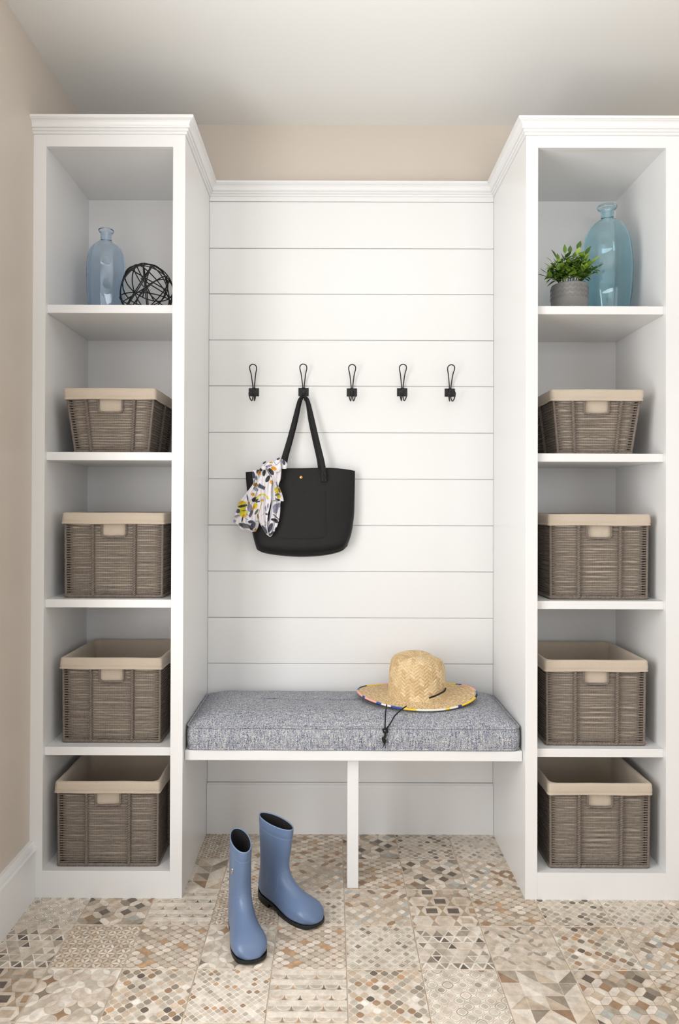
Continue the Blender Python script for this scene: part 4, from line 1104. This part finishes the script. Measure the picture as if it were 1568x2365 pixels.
def orb():
    Rr = .0915; c = px(337.5, 661, 2.455); c.z = SH[0]+Rr+.0018
    r = empty('wire_orb', c); tag(r, 'black wire decorative sphere resting on the top shelf beside the pale blue bottle', 'ornament')
    rg = random.Random(12)
    def circ(nrm, off, a0=0, a1=2*PI, rad=.0020):
        n = Vector(nrm).normalized(); u = n.orthogonal().normalized(); v = n.cross(u); rr = math.sqrt(max(1e-6, Rr**2-off**2))
        full = abs(a1-a0) > 6.28; m = 90; ts = [a0+(a1-a0)*i/(m if full else m-1) for i in range(m)]
        P = np.array([tuple(n*off+u*rr*math.cos(t)+v*rr*math.sin(t)) for t in ts])
        V, Fc = tube(P, rad, 8, closed=full); mesh('wire_ring', V, Fc, M['black_metal'], r)
    for nrm, off in (((0, 1, .15), .01), ((1, .2, .1), .0), ((.6, .7, .5), .02), ((-.7, .5, .6), .015), ((.2, .5, 1), .035), ((.2, -.6, 1), -.03), ((.9, -.3, .6), .03), ((-.8, -.4, .5), .028),
                     ((.5, 1, -.4), .045), ((-.3, .9, .8), .05), ((.75, .1, -.75), .02)):
        circ(nrm, off)
    def bar(a, b, rad=.0020):
        V, Fc = tube([tuple(Vector(a).normalized()*Rr), tuple(Vector(b).normalized()*Rr)], rad, 8); mesh('wire_bar', V, Fc, M['black_metal'], r)
    for a, b in (((-.35, -.7, .55), (.9, -.45, -.1)), ((-.2, -.6, .75), (.5, -.75, -.6)), ((-.9, -.35, -.55), (.2, -.9, -.15)), ((.3, -.6, .75), (.1, -.9, -.5)), ((-.35, .6, .65), (.85, .5, -.1))): bar(a, b)
orb()

def plant():
    Yc = 2.40; p = px(1315, 680, Yc); zb = SH[0]; r = empty('potted_plant', (p.x, Yc, zb+.0004)); tag(r, 'small leafy green plant in a grey glazed pot with embossed scallops', 'plant')
    Rp, Hp = .0605, .098
    prof = [(.0005, .0), (Rp-.006, 0), (Rp-.002, .003), (Rp-.0005, .012), (Rp, .04), (Rp, Hp-.004), (Rp-.001, Hp-.0005), (Rp-.0025, Hp), (Rp-.0045, Hp-.001), (Rp-.005, Hp-.006), (Rp-.006, Hp-.02), (.0005, Hp-.021)]
    V, Fc = lathe(prof, 96); mesh('pot', V, Fc, M['pot'], r)
    # embossed scallop rings on the upper half
    S = []; n = 22
    for row in range(3):
        z = Hp-.013-row*.0155
        for i in range(n):
            a0 = (i+.5*(row % 2)*0)/n*2*PI
            P = []
            for t in np.linspace(R(-160), R(-20)+PI*.0, 12):
                pass
            for t in np.linspace(R(110), R(-110)-0, 12)[::1]:
                dx, dz = .0070*math.sin(t), -.0070*math.cos(t)
                aa = a0+dx/Rp; P.append((Rp*math.cos(aa)*1.004, Rp*math.sin(aa)*1.004, z+dz+.002))
            S.append(tube(P, .0009, 5))
            P = [(Rp*math.cos(a0+.0034*math.sin(t)/Rp)*1.003, Rp*math.sin(a0+.0034*math.sin(t)/Rp)*1.003, z-.0034*math.cos(t)+.002) for t in np.linspace(R(100), R(-100), 8)]
            S.append(tube(P, .0006, 5))
    V, Fc = join(S); o = mesh('embossed_pattern', V, Fc, M['pot'], r); o['kind'] = 'stuff'
    V, Fc = lathe([(0.0005, Hp-.014), (.03, Hp-.015), (Rp-.007, Hp-.018)], 32); mesh('soil', V, Fc, M['soil'], r)
    # stems and leaves
    def leafmesh(L_, W, curl, m):
        V = []; n = 8
        for i in range(n+1):
            t = i/n; w_ = W*math.sin(PI*t**.8)*(1-.15*t); z = curl*t*t
            V += [(t*L_, -w_, z+.15*w_), (t*L_, 0, z-.1*w_), (t*L_, w_, z+.15*w_)]
        me = bpy.data.meshes.new('leaf'); me.from_pydata(V, [], grid_faces(n+1, 3).tolist()); me.materials.append(m); me.shade_smooth(); return me
    LM = [leafmesh(.027, .0078, -.004, M['leafA']), leafmesh(.024, .0082, .003, M['leafB']), leafmesh(.027, .0074, -.006, M['leafC']), leafmesh(.022, .0078, -.002, M['leafA'])]
    rg = random.Random(5); St = []; nleaf = 0
    tops = [(-.082, .0, .055), (-.07, -.02, .09), (-.048, .0, .115), (-.02, -.01, .13), (.004, .01, .14), (.03, 0, .15), (.05, -.02, .12), (.078, -.01, .095), (.095, -.02, .07), (-.09, -.02, .03), (.06, .03, .12), (-.03, .03, .12),
            (-.06, -.03, .06), (-.03, -.035, .085), (0, -.04, .095), (.03, -.035, .10), (.06, -.035, .07), (.07, -.02, .04), (-.06, -.04, .035), (.01, -.045, .06), (.04, -.045, .05), (-.02, -.045, .05), (-.045, -.02, .075), (.045, -.03, .09), (-.07, 0, .075), (.015, -.03, .115)]
    for (tx, ty, tz) in tops:
        b = Vector((tx*.35+rg.uniform(-.006, .006), ty*.5, Hp-.014)); t = Vector((tx*.93, ty, Hp+tz*.82))
        mid = (b+t)/2+Vector((-tx*.12, 0, .008)); P = smooth_path([b, mid, t], 14); St.append(tube(P, np.linspace(.0011, .0006, 14), 5))
        for i, s in enumerate((.42, .55, .68, .8, .9, 1.0)):
            q = Vector(P[int(s*13)]); dr = (Vector(P[min(13, int(s*13)+1)])-Vector(P[max(0, int(s*13)-1)])).normalized()
            for sd in ((1, -1) if s < 1 else (0,)):
                az = rg.uniform(0, 2*PI) if s < .95 else 0
                side = dr.orthogonal().normalized(); side = Matrix.Rotation(az, 3, dr) @ side
                x = (dr*(.55 if sd else 1.2)+side*sd*.9+Vector((0, -.15, rg.uniform(-.2, .1)))).normalized()
                up = (Vector((0, -.5, 1))-x*x.dot(Vector((0, -.5, 1)))).normalized(); yv = up.cross(x)
                hgt = (q.z-Hp)/.11
                k = rg.random()
                me = LM[2] if k < hgt*.55 else (LM[1] if k < .25+hgt*.4 else (LM[0] if rg.random() < .5 else LM[3]))
                o = bpy.data.objects.new('leaf', me); C.objects.link(o); o.parent = r
                sc_ = rg.uniform(.95, 1.35)
                M4 = Matrix((( x.x, yv.x, up.x, 0), (x.y, yv.y, up.y, 0), (x.z, yv.z, up.z, 0), (0, 0, 0, 1)))
                o.matrix_local = Matrix.Translation(q) @ M4 @ Matrix.Scale(sc_, 4); nleaf += 1
    V, Fc = join(St); mesh('stems', V, Fc, M['stem'], r)
plant()
